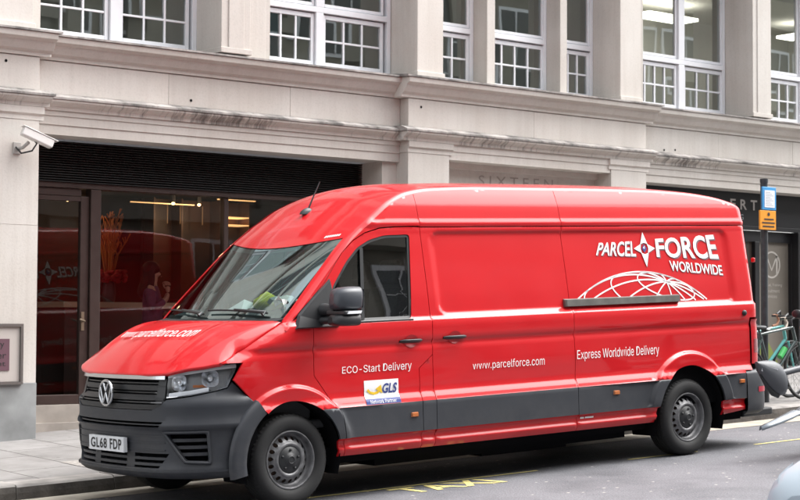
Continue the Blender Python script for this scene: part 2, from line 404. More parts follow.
M_kerbface = mat('dirty_kerb_face', (.075, .068, .062), rough=.9, noise=(5, .5, 9), bump=(20, .6, .012))
M_gutter = mat('gutter_setts', (.33, .30, .25), rough=.85, noise=(4, .25, 9))
def worn_paint(name, col, under, cut=.44, sc=26):
    m = bpy.data.materials.new(name); m.use_nodes = True; N, L = nodes_of(m); b = N['Principled BSDF']
    tc = N.new('ShaderNodeTexCoord'); n = N.new('ShaderNodeTexNoise'); n.inputs['Scale'].default_value = sc; n.inputs['Detail'].default_value = 6; n.inputs['Roughness'].default_value = .7
    L.new(tc.outputs['Object'], n.inputs['Vector'])
    r = N.new('ShaderNodeValToRGB'); e = r.color_ramp.elements
    e[0].position = cut - .06; e[0].color = (*under, 1); e[1].position = cut + .04; e[1].color = (*col, 1)
    L.new(n.outputs['Fac'], r.inputs[0]); L.new(r.outputs[0], b.inputs['Base Color']); b.inputs['Roughness'].default_value = .75
    return m
M_paint = worn_paint('yellow_road_paint', (.70, .60, .22), (.22, .21, .17), .40)

# ------------------------------------------------------------------ text
try: GROTESK = bpy.data.fonts.load(bpy.utils.system_resource('DATAFILES', path='fonts') + '/Inter.woff2')     # Blender's own interface font
except Exception: GROTESK = None
def text_geo(s, shear=0.0, bold=0.0, spacing=1.0, grot=False):
    cu = bpy.data.curves.new('t', 'FONT'); cu.body = s
    if grot and GROTESK: cu.font = GROTESK; bold = 0.0
    cu.shear = shear; cu.offset = bold; cu.space_character = spacing
    cu.fill_mode = 'FRONT'; cu.resolution_u = 4
    o = bpy.data.objects.new('t', cu); COL.objects.link(o)
    dg = bpy.context.evaluated_depsgraph_get(); dg.update()
    me = o.evaluated_get(dg).to_mesh()
    v = [(p.co.x, p.co.y) for p in me.vertices]; f = [tuple(p.vertices) for p in me.polygons]
    o.evaluated_get(dg).to_mesh_clear()
    bpy.data.objects.remove(o); bpy.data.curves.remove(cu)
    return v, f
def fit_text(s, quad, **kw):
    """text stretched onto the quad (bottom-left, bottom-right, top-right, top-left) of 2D points"""
    v, f = text_geo(s, **kw)
    x0 = min(p[0] for p in v); x1 = max(p[0] for p in v); y0 = min(p[1] for p in v); y1 = max(p[1] for p in v)
    bl, brr, tr, tl = [Vector(q) for q in quad]; out = []
    for x, y in v:
        a = (x - x0) / (x1 - x0); c = (y - y0) / (y1 - y0)
        q = (bl * (1 - a) + brr * a) * (1 - c) + (tl * (1 - a) + tr * a) * c
        out.append((q.x, q.y))
    return out, f
def rect(x0, x1, y0, y1): return [(x0, y0), (x1, y0), (x1, y1), (x0, y1)]

# ================================================================== THE VAN
# van space: X back along the van from the front axle, Y from the near flank (0) to the far one (2), Z up
WB = 4.49
van = thing('delivery_van', 'long red high-roof parcel delivery van with dark grey bumpers parked at the kerb', 'van', (0, 0, 0), (0, -GRADE, 0))

SIDE = [(.28, .10), (.33, .055), (.385, .022), (.398, .020), (.41, .038), (.468, .034), (.478, .002), (.712, .0), (.722, .005), (.745, .012), (.765, .022), (.785, .033), (.797, .038), (.84, .035),
        (.92, .033), (1.0, .033), (1.15, .034), (1.178, .048), (1.212, .028), (1.30, .026), (1.357, .027), (1.366, .031), (1.378, .044), (1.392, .054), (1.56, .073), (1.80, .110), (2.06, .150), (2.098, .153),
        (2.113, .158), (2.128, .151), (2.152, .150), (2.172, .164), (2.20, .170), (2.24, .1785), (2.28, .1885), (2.32, .2005), (2.36, .2145), (2.39, .2265), (2.47, .262)]
FRONT_IN = [(-.62, .055), (-.53, .030), (-.45, .012), (-.3, .004), (-.1, .0)]
HOODSIDE = [(-.595, 1.114), (-.50, 1.147), (-.40, 1.193), (-.3, 1.250), (-.15, 1.330), (-.02, 1.392)]
ARCH = [(0.0, .36, .435, .560), (WB, .37, .455, .590)]
def rbox_sdf(x, z, x0, x1, z0, z1, r):
    dx = abs(x - (x0 + x1) / 2) - (x1 - x0) / 2 + r; dz = abs(z - (z0 + z1) / 2) - (z1 - z0) / 2 + r
    return math.hypot(max(dx, 0), max(dz, 0)) + min(max(dx, dz), 0) - r
def S(x, z):
    """inset of the flank from Y=0"""
    y = lerp_tab(SIDE, z) + smooth_tab(FRONT_IN, x) * (1 if x < -.1 else 0)
    # pressed panel of sliding door and rear quarter
    d = rbox_sdf(x, z, 1.53, 5.20, 1.392, 2.075, .09)
    y += .020 * sstep(.012, -.022, d)
    for cx, cz, r0, r1 in ARCH:
        r = math.hypot(x - cx, z - cz)
        if r < r1 + .01 and z > .36: y -= (.030 + .004 * (r - r0) / .12) * (1 - sstep(r1 - .030, r1 + .006, r)) * sstep(.36, .55, z)
    # long shallow dish of the doors below the belt (keeps reflections lively)
    y += .006 * math.sin(x * 1.7) * sstep(.83, .98, z) * sstep(1.16, 1.0, z)
    if x < .10 and z > 1.0:
        d = smooth_tab(HOODSIDE, min(x, -.02)) + max(0, x + .02) * .3 - z
        if d < .075: y += .060 * clamp(1 - d / .075, 0, 1.1) ** 1.7 * sstep(-.62, -.40, x) * sstep(.10, -.08, x)
    R = .15
    if x > 5.56 - R:
        t = min(x - (5.56 - R), R * .995); y += R - math.sqrt(R * R - t * t)
    return y

ZLINES = sorted(set([z for z, _ in SIDE] + [.30, .36, .44, .52, .56, .60, .64, .68, .75, .77, .87, .91, .95, .99, 1.03, 1.07, 1.11, 1.195, 1.25, 1.37, 1.40, 1.415, 1.43,
                    1.46, 1.50, 1.60, 1.65, 1.70, 1.75, 1.85, 1.90, 1.95, 2.0, 2.04, 2.055, 2.07, 2.08, 2.14, 2.20, 2.24, 2.32, 2.36, 2.43]))
def panel_mesh(poly, holes, fmap, h=.035, zlines=None, rings=(), cuts=(), extra=(), toprow=None):
    """triangulates a 2D region densely and maps it to 3D; returns verts, 2D verts, faces"""
    poly = densify(poly, h); holes = [densify(q, h) for q in holes]
    V = []; E_ = []
    def loop(q):
        o = len(V); V.extend(q); E_.extend((o + i, o + (i + 1) % len(q)) for i in range(len(q)))
    loop(poly)
    for q in holes: loop(q)
    x0 = min(p[0] for p in poly); x1 = max(p[0] for p in poly); z0 = min(p[1] for p in poly); z1 = max(p[1] for p in poly)
    for a, b in cuts: o = len(V); V.extend([a, b]); E_.append((o, o + 1))
    border = poly + [p for q in holes for p in q]
    def near_border(x, z, d=.007):
        return any((x - px) ** 2 + (z - pz) ** 2 < d * d for px, pz in border)
    zs = zlines or [z0 + (z1 - z0) * i / max(1, int((z1 - z0) / h)) for i in range(int((z1 - z0) / h) + 2)]
    nx = max(2, int((x1 - x0) / h)); pts = []
    xs = [x0 + (x1 - x0) * (i + .5) / nx for i in range(nx)] + list(extra)
    for x in xs:
        for z in zs: pts.append((x, z))
    if toprow:
        pts = [p for p in pts if p[1] < toprow(p[0]) - .062]
        for x in xs: pts += [(x, toprow(x) - d) for d in (.010, .021, .034, .050)]
    for cx, cz, r0, r1 in rings:
        pts = [p for p in pts if math.hypot(p[0] - cx, p[1] - cz) > r1 + .022 or p[1] < .45]
        for r in (r0 + .014, r0 + .04, r0 + .068, r1 - .040, r1 - .030, r1 - .022, r1 - .014, r1 - .006, r1 + .001, r1 + .007, r1 + .016):
            for j in range(-8, 80):
                a = math.radians(180 - j * 2.5); q = (cx + r * math.cos(a), cz + r * math.sin(a))
                if q[1] > .45: pts.append(q)
    for p in pts:
        if z0 < p[1] < z1 and in_poly(p, poly) and not any(in_poly(p, q) for q in holes) and not near_border(*p): V.append(p)
    r = delaunay_2d_cdt([Vector(p) for p in V], E_, [], 0, 1e-5)
    v2 = [(p.x, p.y) for p in r[0]]; F = []
    for f in r[2]:
        c = (sum(v2[i][0] for i in f) / len(f), sum(v2[i][1] for i in f) / len(f))
        if in_poly(c, poly) and not any(in_poly(c, q) for q in holes): F.append(tuple(f))
    return v2, F
def emit_panel(mb, v2, F, fmap, rim=.018, mi=0, rimdir=None):
    """adds the mapped faces with smooth shading plus a folded rim along the open border"""
    used = sorted({i for f in F for i in f}); ix = {i: k for k, i in enumerate(used)}
    P = [Vector(fmap(*v2[i])) for i in used]
    mb.add(P, [tuple(ix[i] for i in f) for f in F], mi, True)
    if rim:
        cnt = {}
        for f in F:
            for a, b in zip(f, f[1:] + f[:1]):
                k = (min(a, b), max(a, b)); cnt.setdefault(k, []).append((a, b))
        for k, e in cnt.items():
            if len(e) == 1:
                a, b = e[0]; pa, pb = P[ix[a]], P[ix[b]]; d = rimdir(*v2[a]) if rimdir else Vector((0, 1, 0))
                mb.add([pa, pb, pb + d * rim, pa + d * rim], [(0, 1, 2, 3)], mi, False)
def nside(far):
    def f(x, z): y = S(x, z); return (x, 2 - y if far else y, z)
    return f
def side_panel(name, poly, parent, holes=(), far=False, trim='side_trim', gap=.003, is_grey=None, matl=None, rings=(), toprow=None):
    """a painted flank panel; the grey band that crosses it becomes a moulding of its own"""
    poly = inset_poly(poly, gap)
    xs = [p[0] for p in poly]; a, b = min(xs) - .05, max(xs) + .05
    v2, F = panel_mesh(poly, holes, None, .035, ZLINES, rings, cuts=[((a, .478), (b, .478)), ((a, .716), (b, .716))], extra=(1.40, 5.42, 5.45, 5.475, 5.495, 5.515) if max(xs) > 5 else (), toprow=toprow)
    g = is_grey or (lambda x, z: .478 < z < .716)
    red = []; gr = []
    for f in F:
        c = (sum(v2[i][0] for i in f) / len(f), sum(v2[i][1] for i in f) / len(f))
        (gr if g(*c) else red).append(f)
    def islands(faces):
        par = {}
        def find(i):
            while par.setdefault(i, i) != i: i = par[i]
            return i
        for f in faces:
            for a in f[1:]: par[find(a)] = find(f[0])
        out = {}
        for f in faces: out.setdefault(find(f[0]), []).append(f)
        return list(out.values())
    m = MB(); rd = (lambda x, z: Vector((0, -1, 0))) if far else (lambda x, z: Vector((0, 1, 0)))
    if name == 'pillar_panel':
        isl = islands(red); red = isl[0]
        for other in isl[1:]: t = MB(); emit_panel(t, v2, other, nside(far), .018, 0, rd); t.build(name, M_red, parent)
    emit_panel(m, v2, red, nside(far), .018, 0, rd)
    o = m.build(name, matl or M_red, parent)
    if name == 'pillar_panel' and False: pass
    if gr and trim:
        for grp in islands(gr): t = MB(); emit_panel(t, v2, grp, nside(far), .018, 0, rd); t.build(trim, M_grey, o)
    return o

ZR = [(.02, 1.42), (.353, 1.741), (.68, 2.04), (.83, 2.145), (.985, 2.243), (1.143, 2.336), (1.356, 2.415), (1.625, 2.452), (2.2, 2.468), (3.2, 2.468), (4.2, 2.460), (4.7, 2.440), (5.1, 2.400), (5.37, 2.345), (5.5, 2.295), (5.56, 2.26)]
def zr(x): return smooth_tab(ZR, x)
def ztop(x): return zr(x) - .035 - .012 * sstep(1.3, .6, x)
SEAM = [(.075, 1.41), (.22, 1.54), (.39, 1.685), (.51, 1.825), (.60, 1.92), (.72, 2.01), (.85, 2.072), (1.0, 2.108), (1.16, 2.119), (1.3, 2.121)]
DOOR_Z0 = .335

def flank(far):
    rings = ARCH
    # front wing
    a0 = arc(0, .36, .435, 0, 128, 40)
    poly = [(-.505, .985), (-.425, 1.108), (-.585, 1.108)] + HOODSIDE + [(.075, 1.41), (.225, 1.40), (.225, .975), (.445, .69), (.50, DOOR_Z0), (.436, DOOR_Z0)] + a0
    # lower front of the arch belongs to the bumper, so cut back to the diagonal
    a_cut = [p for p in a0 if not (p[0] < 0 and p[1] < .71)]
    poly = [(-.505, .985), (-.425, 1.108), (-.585, 1.108)] + HOODSIDE + [(.075, 1.41), (.15, 1.45), (.225, 1.40), (.225, .975), (.445, .69), (.50, DOOR_Z0), (.436, DOOR_Z0)] + a_cut
    side_panel('front_wing', poly, van, far=far, rings=[ARCH[0]])
    # front door with window opening
    win = round_poly([(.36, 1.378), (1.222, 1.378), (1.305, 2.058), (1.04, 2.052), (.883, 2.017), (.75, 1.955), (.626, 1.846), (.47, 1.66)], .035)
    dpoly = [(.225, .975), (.225, 1.395), (.14, 1.462), (.22, 1.54)] + SEAM[2:] + [(1.42, 2.118), (1.42, 1.08), (1.275, .975), (1.275, DOOR_Z0), (.50, DOOR_Z0), (.445, .69)]
    dpoly = dpoly[::-1]
    door = side_panel('front_door', dpoly, van, holes=[win], far=far)
    f = nside(far)
    def off(d): return lambda x, z: (x, (2 - S(x, z) - d) if far else S(x, z) + d, z)
    # gasket, panes, divider
    inner = inset_poly(win, .022); v2, F = panel_mesh(win, [inner], None, .05, [1.4, 1.5, 1.6, 1.7, 1.8, 1.9, 2.0]); g = MB(); emit_panel(g, v2, F, off(.006), .02, 0, lambda x, z: Vector((0, -1 if far else 1, 0))); g.build('window_seal', M_dark, door)
    v2, F = panel_mesh(inset_poly(win, .012), [], None, .12, [1.45, 1.6, 1.75, 1.9]); g = MB(); emit_panel(g, v2, F, off(.016), 0); g.build('window_glass', M_sideglass, door)
    g = MB()
    for k in range(8):
        z0 = 1.385 + k * .071; z1 = z0 + .071; x = .725 + (z0 - 1.385) * .12
        P = [off(-.002)(x - .016, z0), off(-.002)(x + .016, z0), off(-.002)(x + .0245, z1), off(-.002)(x - .0075, z1)]
        g.add(P, [(0, 1, 2, 3)])
    g.build('window_divider', M_dark, door)
    # belt strip
    g = MB(); g.tube([off(-.004)(x, 1.372) for x in (.42, .6, .8, 1.0, 1.225)], .009, 6); g.build('belt_strip', M_dark, door)
    handle(door, 1.075, 1.305, 1.199, far)
    marker(door, 1.185, .612, far)
    # filler of the B pillar below the kink
    side_panel('pillar_panel', [(1.275, DOOR_Z0), (1.42, DOOR_Z0), (1.42, 1.08), (1.275, .975)], van, far=far)
    sd = side_panel('sliding_door' if not far else 'rear_side_panel', [(1.42, DOOR_Z0), (3.03, DOOR_Z0), (3.03, 2.1165), (1.42, 2.1165)], van, far=far)
    if not far: handle(sd, 1.53, 1.775, 1.210, far)
    # rear quarter
    a1 = arc(WB, .37, .455, 180, 0, 60)
    poly = [(3.03, DOOR_Z0), (WB - .455, DOOR_Z0)] + a1 + [(WB + .455, DOOR_Z0), (5.27, DOOR_Z0 + .03), (5.27, .735), (5.375, .735), (5.375, 1.232), (5.535, 1.232), (5.535, 2.1165), (3.03, 2.1165)]
    q = side_panel('rear_quarter', poly, van, far=far, rings=[ARCH[1]])
    marker(van, 3.50, .640, far); marker(van, 5.20, .640, far)
    # high-roof side strips, split at the seams
    bot = SEAM + [(1.42, 2.121)]
    def top(a, b, n): return [(a + (b - a) * i / n, ztop(a + (b - a) * i / n)) for i in range(n, -1, -1)]
    side_panel('roof_side', [(.065, 1.425)] + [(x - .0, z + .004) for x, z in bot[1:]] + top(.065, 1.42, 30), van, far=far, gap=.002, trim=None, toprow=ztop)
    side_panel('roof_side', [(1.42, 2.118), (3.03, 2.118)] + top(1.42, 3.03, 24), van, far=far, gap=.0025, trim=None, toprow=ztop)
    side_panel('roof_side', [(3.03, 2.118), (5.535, 2.118)] + top(3.03, 5.535, 40), van, far=far, gap=.0025, trim=None, toprow=ztop)
    # cant rail and screen pillar
    rows = []; n = 150
    for i in range(n + 1):
        x = -.025 + (5.535 + .025) * (i / n) ** 1.25; z = ztop(x) - .003; y = S(x, z); A = 1 - sstep(.5, 1.3, x); r = []
        dz = zr(x + .01) - zr(x - .01); L = math.hypot(.02, dz); nx, nz = -dz / L, .02 / L          # normal of the rail in side view
        tot = zr(x) - z
        for k, (oy, on) in enumerate(((0, 0), (.006, .35), (.018, .66), (.034, .87), (.055, 1.0))):
            yy = y + oy * (1 + .45 * A); d = on * tot * (1 - .35 * A)
            X = x + nx * d; Z = z + nz * d
            r.append((X, 2 - yy if far else yy, Z))
        rows.append(r)
    m = MB(); m.grid(rows); m.build('cant_rail', M_red, van)
    return rows
def handle(parent, x0, x1, z, far):
    def f(x, z_, d): y = S(x, z_) - d; return (x, 2 - y if far else y, z_)
    m = MB(); n = 9; P = []
    for i in range(n):
        t = i / (n - 1); x = x0 + (x1 - x0) * t; d = .012 + .032 * math.sin(PI * clamp(t * 1.15 - .05, 0, 1)) ** .35
        hgt = .016 if 0 < i < n - 1 else .010
        P.append([f(x, z - hgt, d - .012), f(x, z - hgt * .6, d), f(x, z + hgt * .6, d), f(x, z + hgt, d - .012), f(x, z, d - .022)])
    m.grid(P, 0, True, True); m.add(P[0], [(0, 1, 2, 3, 4)]); m.add(P[-1], [(0, 1, 2, 3, 4)])
    h = m.build('handle', M_dark, parent)
    # finger cup behind
    c = MB(); xm = x0 + (x1 - x0) * .52; rows = []
    for i in range(7):
        r = i / 6
        rows.append([f(xm + .068 * r * math.cos(a * PI / 8), z + .052 * r * math.sin(a * PI / 8), .0055 - .004 * (1 - r)) for a in range(16)])
    c.grid(rows, 0, True, True); c.build('handle_cup', MATS['red_cup'], h)
def marker(parent, x, z, far):
    def f(x_, z_, d): y = S(x_, z_) - d; return (x_, 2 - y if far else y, z_)
    m = MB(); w, h = .036, .019
    a = [f(x - w, z - h, 0), f(x + w, z - h, 0), f(x + w, z + h, 0), f(x - w, z + h, 0)]
    b = [f(x - w * .8, z - h * .7, .014), f(x + w * .8, z - h * .7, .014), f(x + w * .8, z + h * .7, .014), f(x - w * .8, z + h * .7, .014)]
    m.add(a + b, [(4, 5, 6, 7), (0, 1, 5, 4), (1, 2, 6, 5), (2, 3, 7, 6), (3, 0, 4, 7)])
    m.build('side_marker_lamp', M_orange, parent)
mat('red_cup', (.30, .004, .008), rough=.45)
rail_near = flank(False); rail_far = flank(True)

# ---- roof, windscreen
def yin(x): return S(x, ztop(x)) + .055 * (1 + .45 * (1 - sstep(.5, 1.3, x)))
def zroof(x, y):
    c = .085 - .030 * sstep(.8, 2.0, x); w = 1 - yin(x)
    q = clamp(1 - ((y - 1) / w) ** 2, 0, 1)
    edge = zr(x) - .012 * (1 - sstep(.5, 1.3, x))
    return edge + c * q - .004 * math.cos(y * 14) * q * sstep(1.6, 2.2, x) * sstep(5.2, 4.6, x)
def XW(y): return .655 - .13 * (1 - ((y - 1) / .70) ** 2)
m = MB(); rows = []; NX, NY = 110, 40
for i in range(NX + 1):
    s = (i / NX) ** 1.3; r = []
    for j in range(NY + 1):
        t = -1 + 2 * j / NY; t = math.sin(t * PI / 2) * .35 + t * .65
        xx = .6
        for _ in range(3):
            y = 1 + t * (1 - yin(xx)); xx = XW(y) + (5.535 - XW(y)) * s
        r.append((xx, y, zroof(xx, y)))
    rows.append(r)
m.grid(rows); roof = m.build('roof', M_red, van)
ant = MB(); ax, az = .90, zroof(.90, 1.0)
rows = []
for k, (r, h) in enumerate(((.034, -.01), (.032, .012), (.024, .030), (.012, .042), (.001, .046))):
    rows.append([(ax + r * 1.9 * math.cos(2 * PI * j / 14) + h * .4, 1.0 + r * math.sin(2 * PI * j / 14), az + h) for j in range(14)])
ant.grid(rows, 0, True, True); ant.tube([(ax + .02, 1.0, az + .03), (ax + .085, 1.0, az + .15), (ax + .15, 1.0, az + .265)], [.008, .006, .004], 6)
ant.build('roof_antenna', M_dark, roof)

def XB(y): return -.005 - .20 * (1 - ((y - 1) / .83) ** 2)
def screen_pt(t, v):
    yb = 1 + t * .825; yt = 1 + t * (1 - yin(.66) - .004)
    b = Vector((XB(yb) + .03, yb, 1.425)); xt = XW(yt) - .004; tp = Vector((xt, yt, zroof(xt, yt) - .004))
    p = b.lerp(tp, v); bul = .020 * math.sin(PI * v) * (1 - abs(t) ** 6)
    return p + Vector((-.7, 0, .7)) * bul
m = MB(); m.grid([[screen_pt(-1 + 2 * j / 32, i / 16) for j in range(33)] for i in range(17)])
screen = m.build('windscreen', M_screen, van)
# black ceramic edge round the glass
m = MB()
def ring(t, v): p = screen_pt(t, v); return p + Vector((.004, 0, -.006))
m.grid([[ring(-1 + 2 * j / 32, v) for j in range(33)] for v in (.945, 1.0)]); m.grid([[ring(-1 + 2 * j / 32, v) for j in range(33)] for v in (-.02, .05)])
m.grid([[ring(t, i / 16) for t in (.965, 1.0)] for i in range(17)]); m.grid([[ring(t, i / 16) for t in (-.965, -1.0)] for i in range(17)])
m.build('screen_border', M_dark, screen)

# ---- front: plan curve shared by bumper, grille and lamps
PLAN = [(-.20, .014), (-.32, .014), (-.42, .020), (-.50, .038), (-.60, .072), (-.70, .122), (-.80, .195), (-.875, .275), (-.935, .375), (-.975, .50), (-1.005, .68), (-1.02, .85), (-1.025, 1.0)]
def catmull(P, n):
    out = []
    for i in range(len(P) - 1):
        p0 = Vector(P[max(i - 1, 0)]); p1 = Vector(P[i]); p2 = Vector(P[i + 1]); p3 = Vector(P[min(i + 2, len(P) - 1)])
        for j in range(n):
            t = j / n
            out.append(.5 * ((2 * p1) + (p2 - p0) * t + (2 * p0 - 5 * p1 + 4 * p2 - p3) * t * t + (3 * p1 - p0 - 3 * p2 + p3) * t ** 3))
    out.append(Vector(P[-1])); return out
half = catmull(PLAN, 8)
curve = half + [Vector((p.x, 2 - p.y)) for p in half[-2::-1]]
SL = [0.0]
for a, b in zip(curve, curve[1:]): SL.append(SL[-1] + (b - a).length)
STOT = SL[-1]
def plan(s):
    s = clamp(s, 0, STOT - 1e-6); lo, hi = 0, len(SL) - 1
    while hi - lo > 1:
        md = (lo + hi) // 2
        if SL[md] <= s: lo = md
        else: hi = md
    t = (s - SL[lo]) / (SL[hi] - SL[lo]); p = curve[lo].lerp(curve[hi], t)
    a = curve[max(lo - 2, 0)]; b = curve[min(hi + 2, len(curve) - 1)]; d = (b - a).normalized()
    return p, Vector((-d.y, d.x)) * -1     # inward normal: to +X at the nose
def s_at_y(y):
    for i in range(len(curve) - 1):
        if curve[i].y <= y <= curve[i + 1].y and curve[i + 1].y > curve[i].y: return SL[i] + (SL[i + 1] - SL[i]) * (y - curve[i].y) / (curve[i + 1].y - curve[i].y)
    return 0
def s_at_x(x):
    for i in range(len(half) - 1):
        if half[i].x >= x >= half[i + 1].x: return SL[i] + (SL[i + 1] - SL[i]) * (half[i].x - x) / max(1e-9, half[i].x - half[i + 1].x)
    return 0
OFF = [(.24, .14), (.275, .045), (.30, .012), (.325, .0), (.35, .012), (.40, .018), (.60, .018), (.625, .012), (.645, -.010), (.668, -.010), (.69, .006), (.76, .010), (.830, .006), (.842, .012), (.880, .052), (.95, .056), (1.05, .078), (1.12, .10)]
def fr(extra=0.0):
    def f(s, z):
        p, n = plan(s); o = lerp_tab(OFF, z) + extra
        o *= sstep(-.05, .25, min(s, STOT - s)) * .75 + .25
        return (p.x + n.x * o, p.y + n.y * o, z)
    return f
def frdir(s, z): p, n = plan(s); return Vector((n.x, n.y, 0))
def mirror_s(poly): return [(STOT - s, z) for s, z in poly][::-1]
FZ = [.255, .275, .30, .325, .35, .40, .46, .52, .60, .628, .65, .672, .70, .745, .79, .825, .86, .90, .95]
SY = s_at_y; SX = s_at_x
half_b = [(SX(-.30), .77), (SX(-.502), .965), (SX(-.54), .922), (SX(-.64), .900), (SX(-.80), .870), (SY(.345), .852), (SY(.385), .810), (SY(.47), .775)]
lower = [(SX(-.42), .262), (SX(-.425), .40), (SX(-.405), .52), (SX(-.36), .62), (SX(-.295), .70)]
outline = lower + half_b + mirror_s(half_b) + mirror_s(lower)
slot = [(SY(.40), .648), (SY(1.60), .648), (SY(1.63), .690), (SY(.37), .690)]
fog = [(SY(.225), .405), (SX(-.695), .395), (SX(-.705), .600), (SY(.345), .600)]
intake = [(SY(.42), .345), (SY(1.58), .345), (SY(1.67), .455), (SY(.33), .455)]
fogm = mirror_s(fog)
m = MB(); v2, F = panel_mesh(outline, [slot, round_poly(fog, .02), round_poly(fogm, .02), intake], None, .03, FZ)
emit_panel(m, v2, F, fr(), .04, 0, frdir); bumper = m.build('front_bumper', M_grey, van)
# grey lip of the front arches, running down onto the bumper
for far in (False, True):
    sg = (lambda y: 2 - y) if far else (lambda y: y); rows = []
    for k in range(25):
        a = math.radians(125 + 66 * k / 24); r = []
        for q, yy in ((.572, .034), (.566, .012), (.556, -.002), (.52, -.010), (.48, -.014), (.446, -.014), (.437, -.004), (.436, .04)):
            x_, z_ = q * math.cos(a), .36 + q * math.sin(a); r.append((x_, sg(yy + .010 * sstep(150, 190, math.degrees(a))), z_))
        rows.append(r)
    m = MB(); m.grid(rows); m.build('arch_lip', M_grey, bumper)
# dark depth behind the openings
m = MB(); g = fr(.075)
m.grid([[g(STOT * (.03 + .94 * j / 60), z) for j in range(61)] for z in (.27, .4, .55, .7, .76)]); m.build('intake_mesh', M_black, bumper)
m = MB()
def bar(m, s0, s1, z0, z1, e0, e1, n=24, mi=0):
    """a slat following the plan curve"""
    a = fr(e0); b = fr(e1); rows = []
    for j in range(n + 1):
        s = s0 + (s1 - s0) * j / n
        rows.append([a(s, z0), b(s, z0), b(s, z1), a(s, z1)])
    m.grid(rows, mi, False, True); m.add(rows[0], [(0, 1, 2, 3)], mi); m.add(rows[-1], [(0, 1, 2, 3)], mi)
for z in (.372, .415): bar(m, SY(.36), SY(1.64), z - .010, z + .010, .012, .06)
bar(m, SY(.70), SY(.80), .345, .455, .018, .07); bar(m, SY(1.2), SY(1.3), .345, .455, .018, .07)
for k, z in enumerate((.448, .500, .552)):
    t = (z - .40) / .2
    bar(m, SY(.24 + .10 * t), SX(-.70), z - .012, z + .012, .020, .07, 10); bar(m, STOT - SX(-.70), STOT - SY(.24 + .10 * t), z - .012, z + .012, .020, .07, 10)
bar(m, SY(.38), SY(1.62), .663, .672, .03, .06)
m.build('bumper_slats', M_grey, bumper)
m = MB()
for q in (fog, fogm):
    q = inset_poly(q, -.012)
    pts = [fr(-.004)(s, z) for s, z in densify(q, .03)]; m.tube(pts, .013, 6, close=True)
# crisp ribs across the plate field
for z in (.480, .535, .585): bar(m, SY(.36), SY(1.64), z - .004, z + .004, -.006, .02)
bar(m, SX(-.50), STOT - SX(-.50), .318, .332, -.012, .03, 60)
m.build('bumper_ribs', M_grey, bumper)
# number plate
m = MB(); PXc = curve[len(half) - 1].x - .012
m.box(PXc - .012, PXc + .02, .74, 1.26, .455, .566); plate = m.build('number_plate', mat('plate_white', (.74, .76, .78), rough=.35), bumper)
def on_plate(v2, d=.0025): return [(PXc - .012 - d, 1.26 - x, .455 + z) for x, z in v2]
for s, x0, x1 in (('GL68', .030, .272), ('FDP', .318, .490)):
    v, f = fit_text(s, rect(x0, x1, .018, .096), bold=.020, spacing=1.12); m = MB(); m.add(on_plate(v), f); m.build('plate_characters', M_ink, plate)

# ---- grille
m = MB(); g = fr(.05); m.grid([[g(SY(.34) + (SY(1.66) - SY(.34)) * j / 40, z) for j in range(41)] for z in (.765, .85, .95, 1.035)])
grille = m.build('grille', M_black, van)
m = MB()
for z in (.798, .868, .938): bar(m, SY(.375), SY(1.625), z - .019, z + .019, .006, .05, 30)
for z in (.833, .903, .972): bar(m, SY(.372), SY(1.628), z - .005, z + .005, .018, .05, 30)
bar(m, SY(.37), SY(.45), .79, 1.005, .012, .05, 8); bar(m, SY(1.55), SY(1.63), .79, 1.005, .012, .05, 8)
m.build('grille_slats', M_dark, grille)
m = MB(); bar(m, SY(.372), SY(1.628), 1.002, 1.030, -.016, .05, 40)
m.build('chrome_strip', M_chrome, grille); m = MB()
for z in (.833, .903):
    for a, b in ((SY(.375), SY(.48)), (SY(1.52), SY(1.625))): m = MB(); bar(m, a, b, z - .004, z + .004, .004, .03, 6); m.build('slat_trim', M_rim, grille)
# round emblem with V over W
bx = curve[len(half) - 1].x - .005; bz = .893; R = .094
def em(y, z, d=0): return (bx + .012 - d + .09 * (z) * .35, 1.0 - y, bz + z)
m = MB(); m.tube([em(R * math.cos(2 * PI * k / 40), R * math.sin(2 * PI * k / 40), .02) for k in range(40)], .011, 8, close=True)
def stroke(a, b): m.tube([em(a[0], a[1], .022), em(b[0], b[1], .022)], .0085, 6)
stroke((-.036, .074), (0, .012)); stroke((0, .012), (.036, .074))
stroke((-.076, .042), (-.036, -.074)); stroke((-.036, -.074), (0, .002)); stroke((0, .002), (.036, -.074)); stroke((.036, -.074), (.076, .042))
badge = m.build('emblem', M_chrome, grille)
m = MB(); m.add([em(.09 * math.cos(2 * PI * k / 32), .09 * math.sin(2 * PI * k / 32), .004) for k in range(32)], [tuple(range(32))]); m.build('emblem_disc', M_dark, badge)

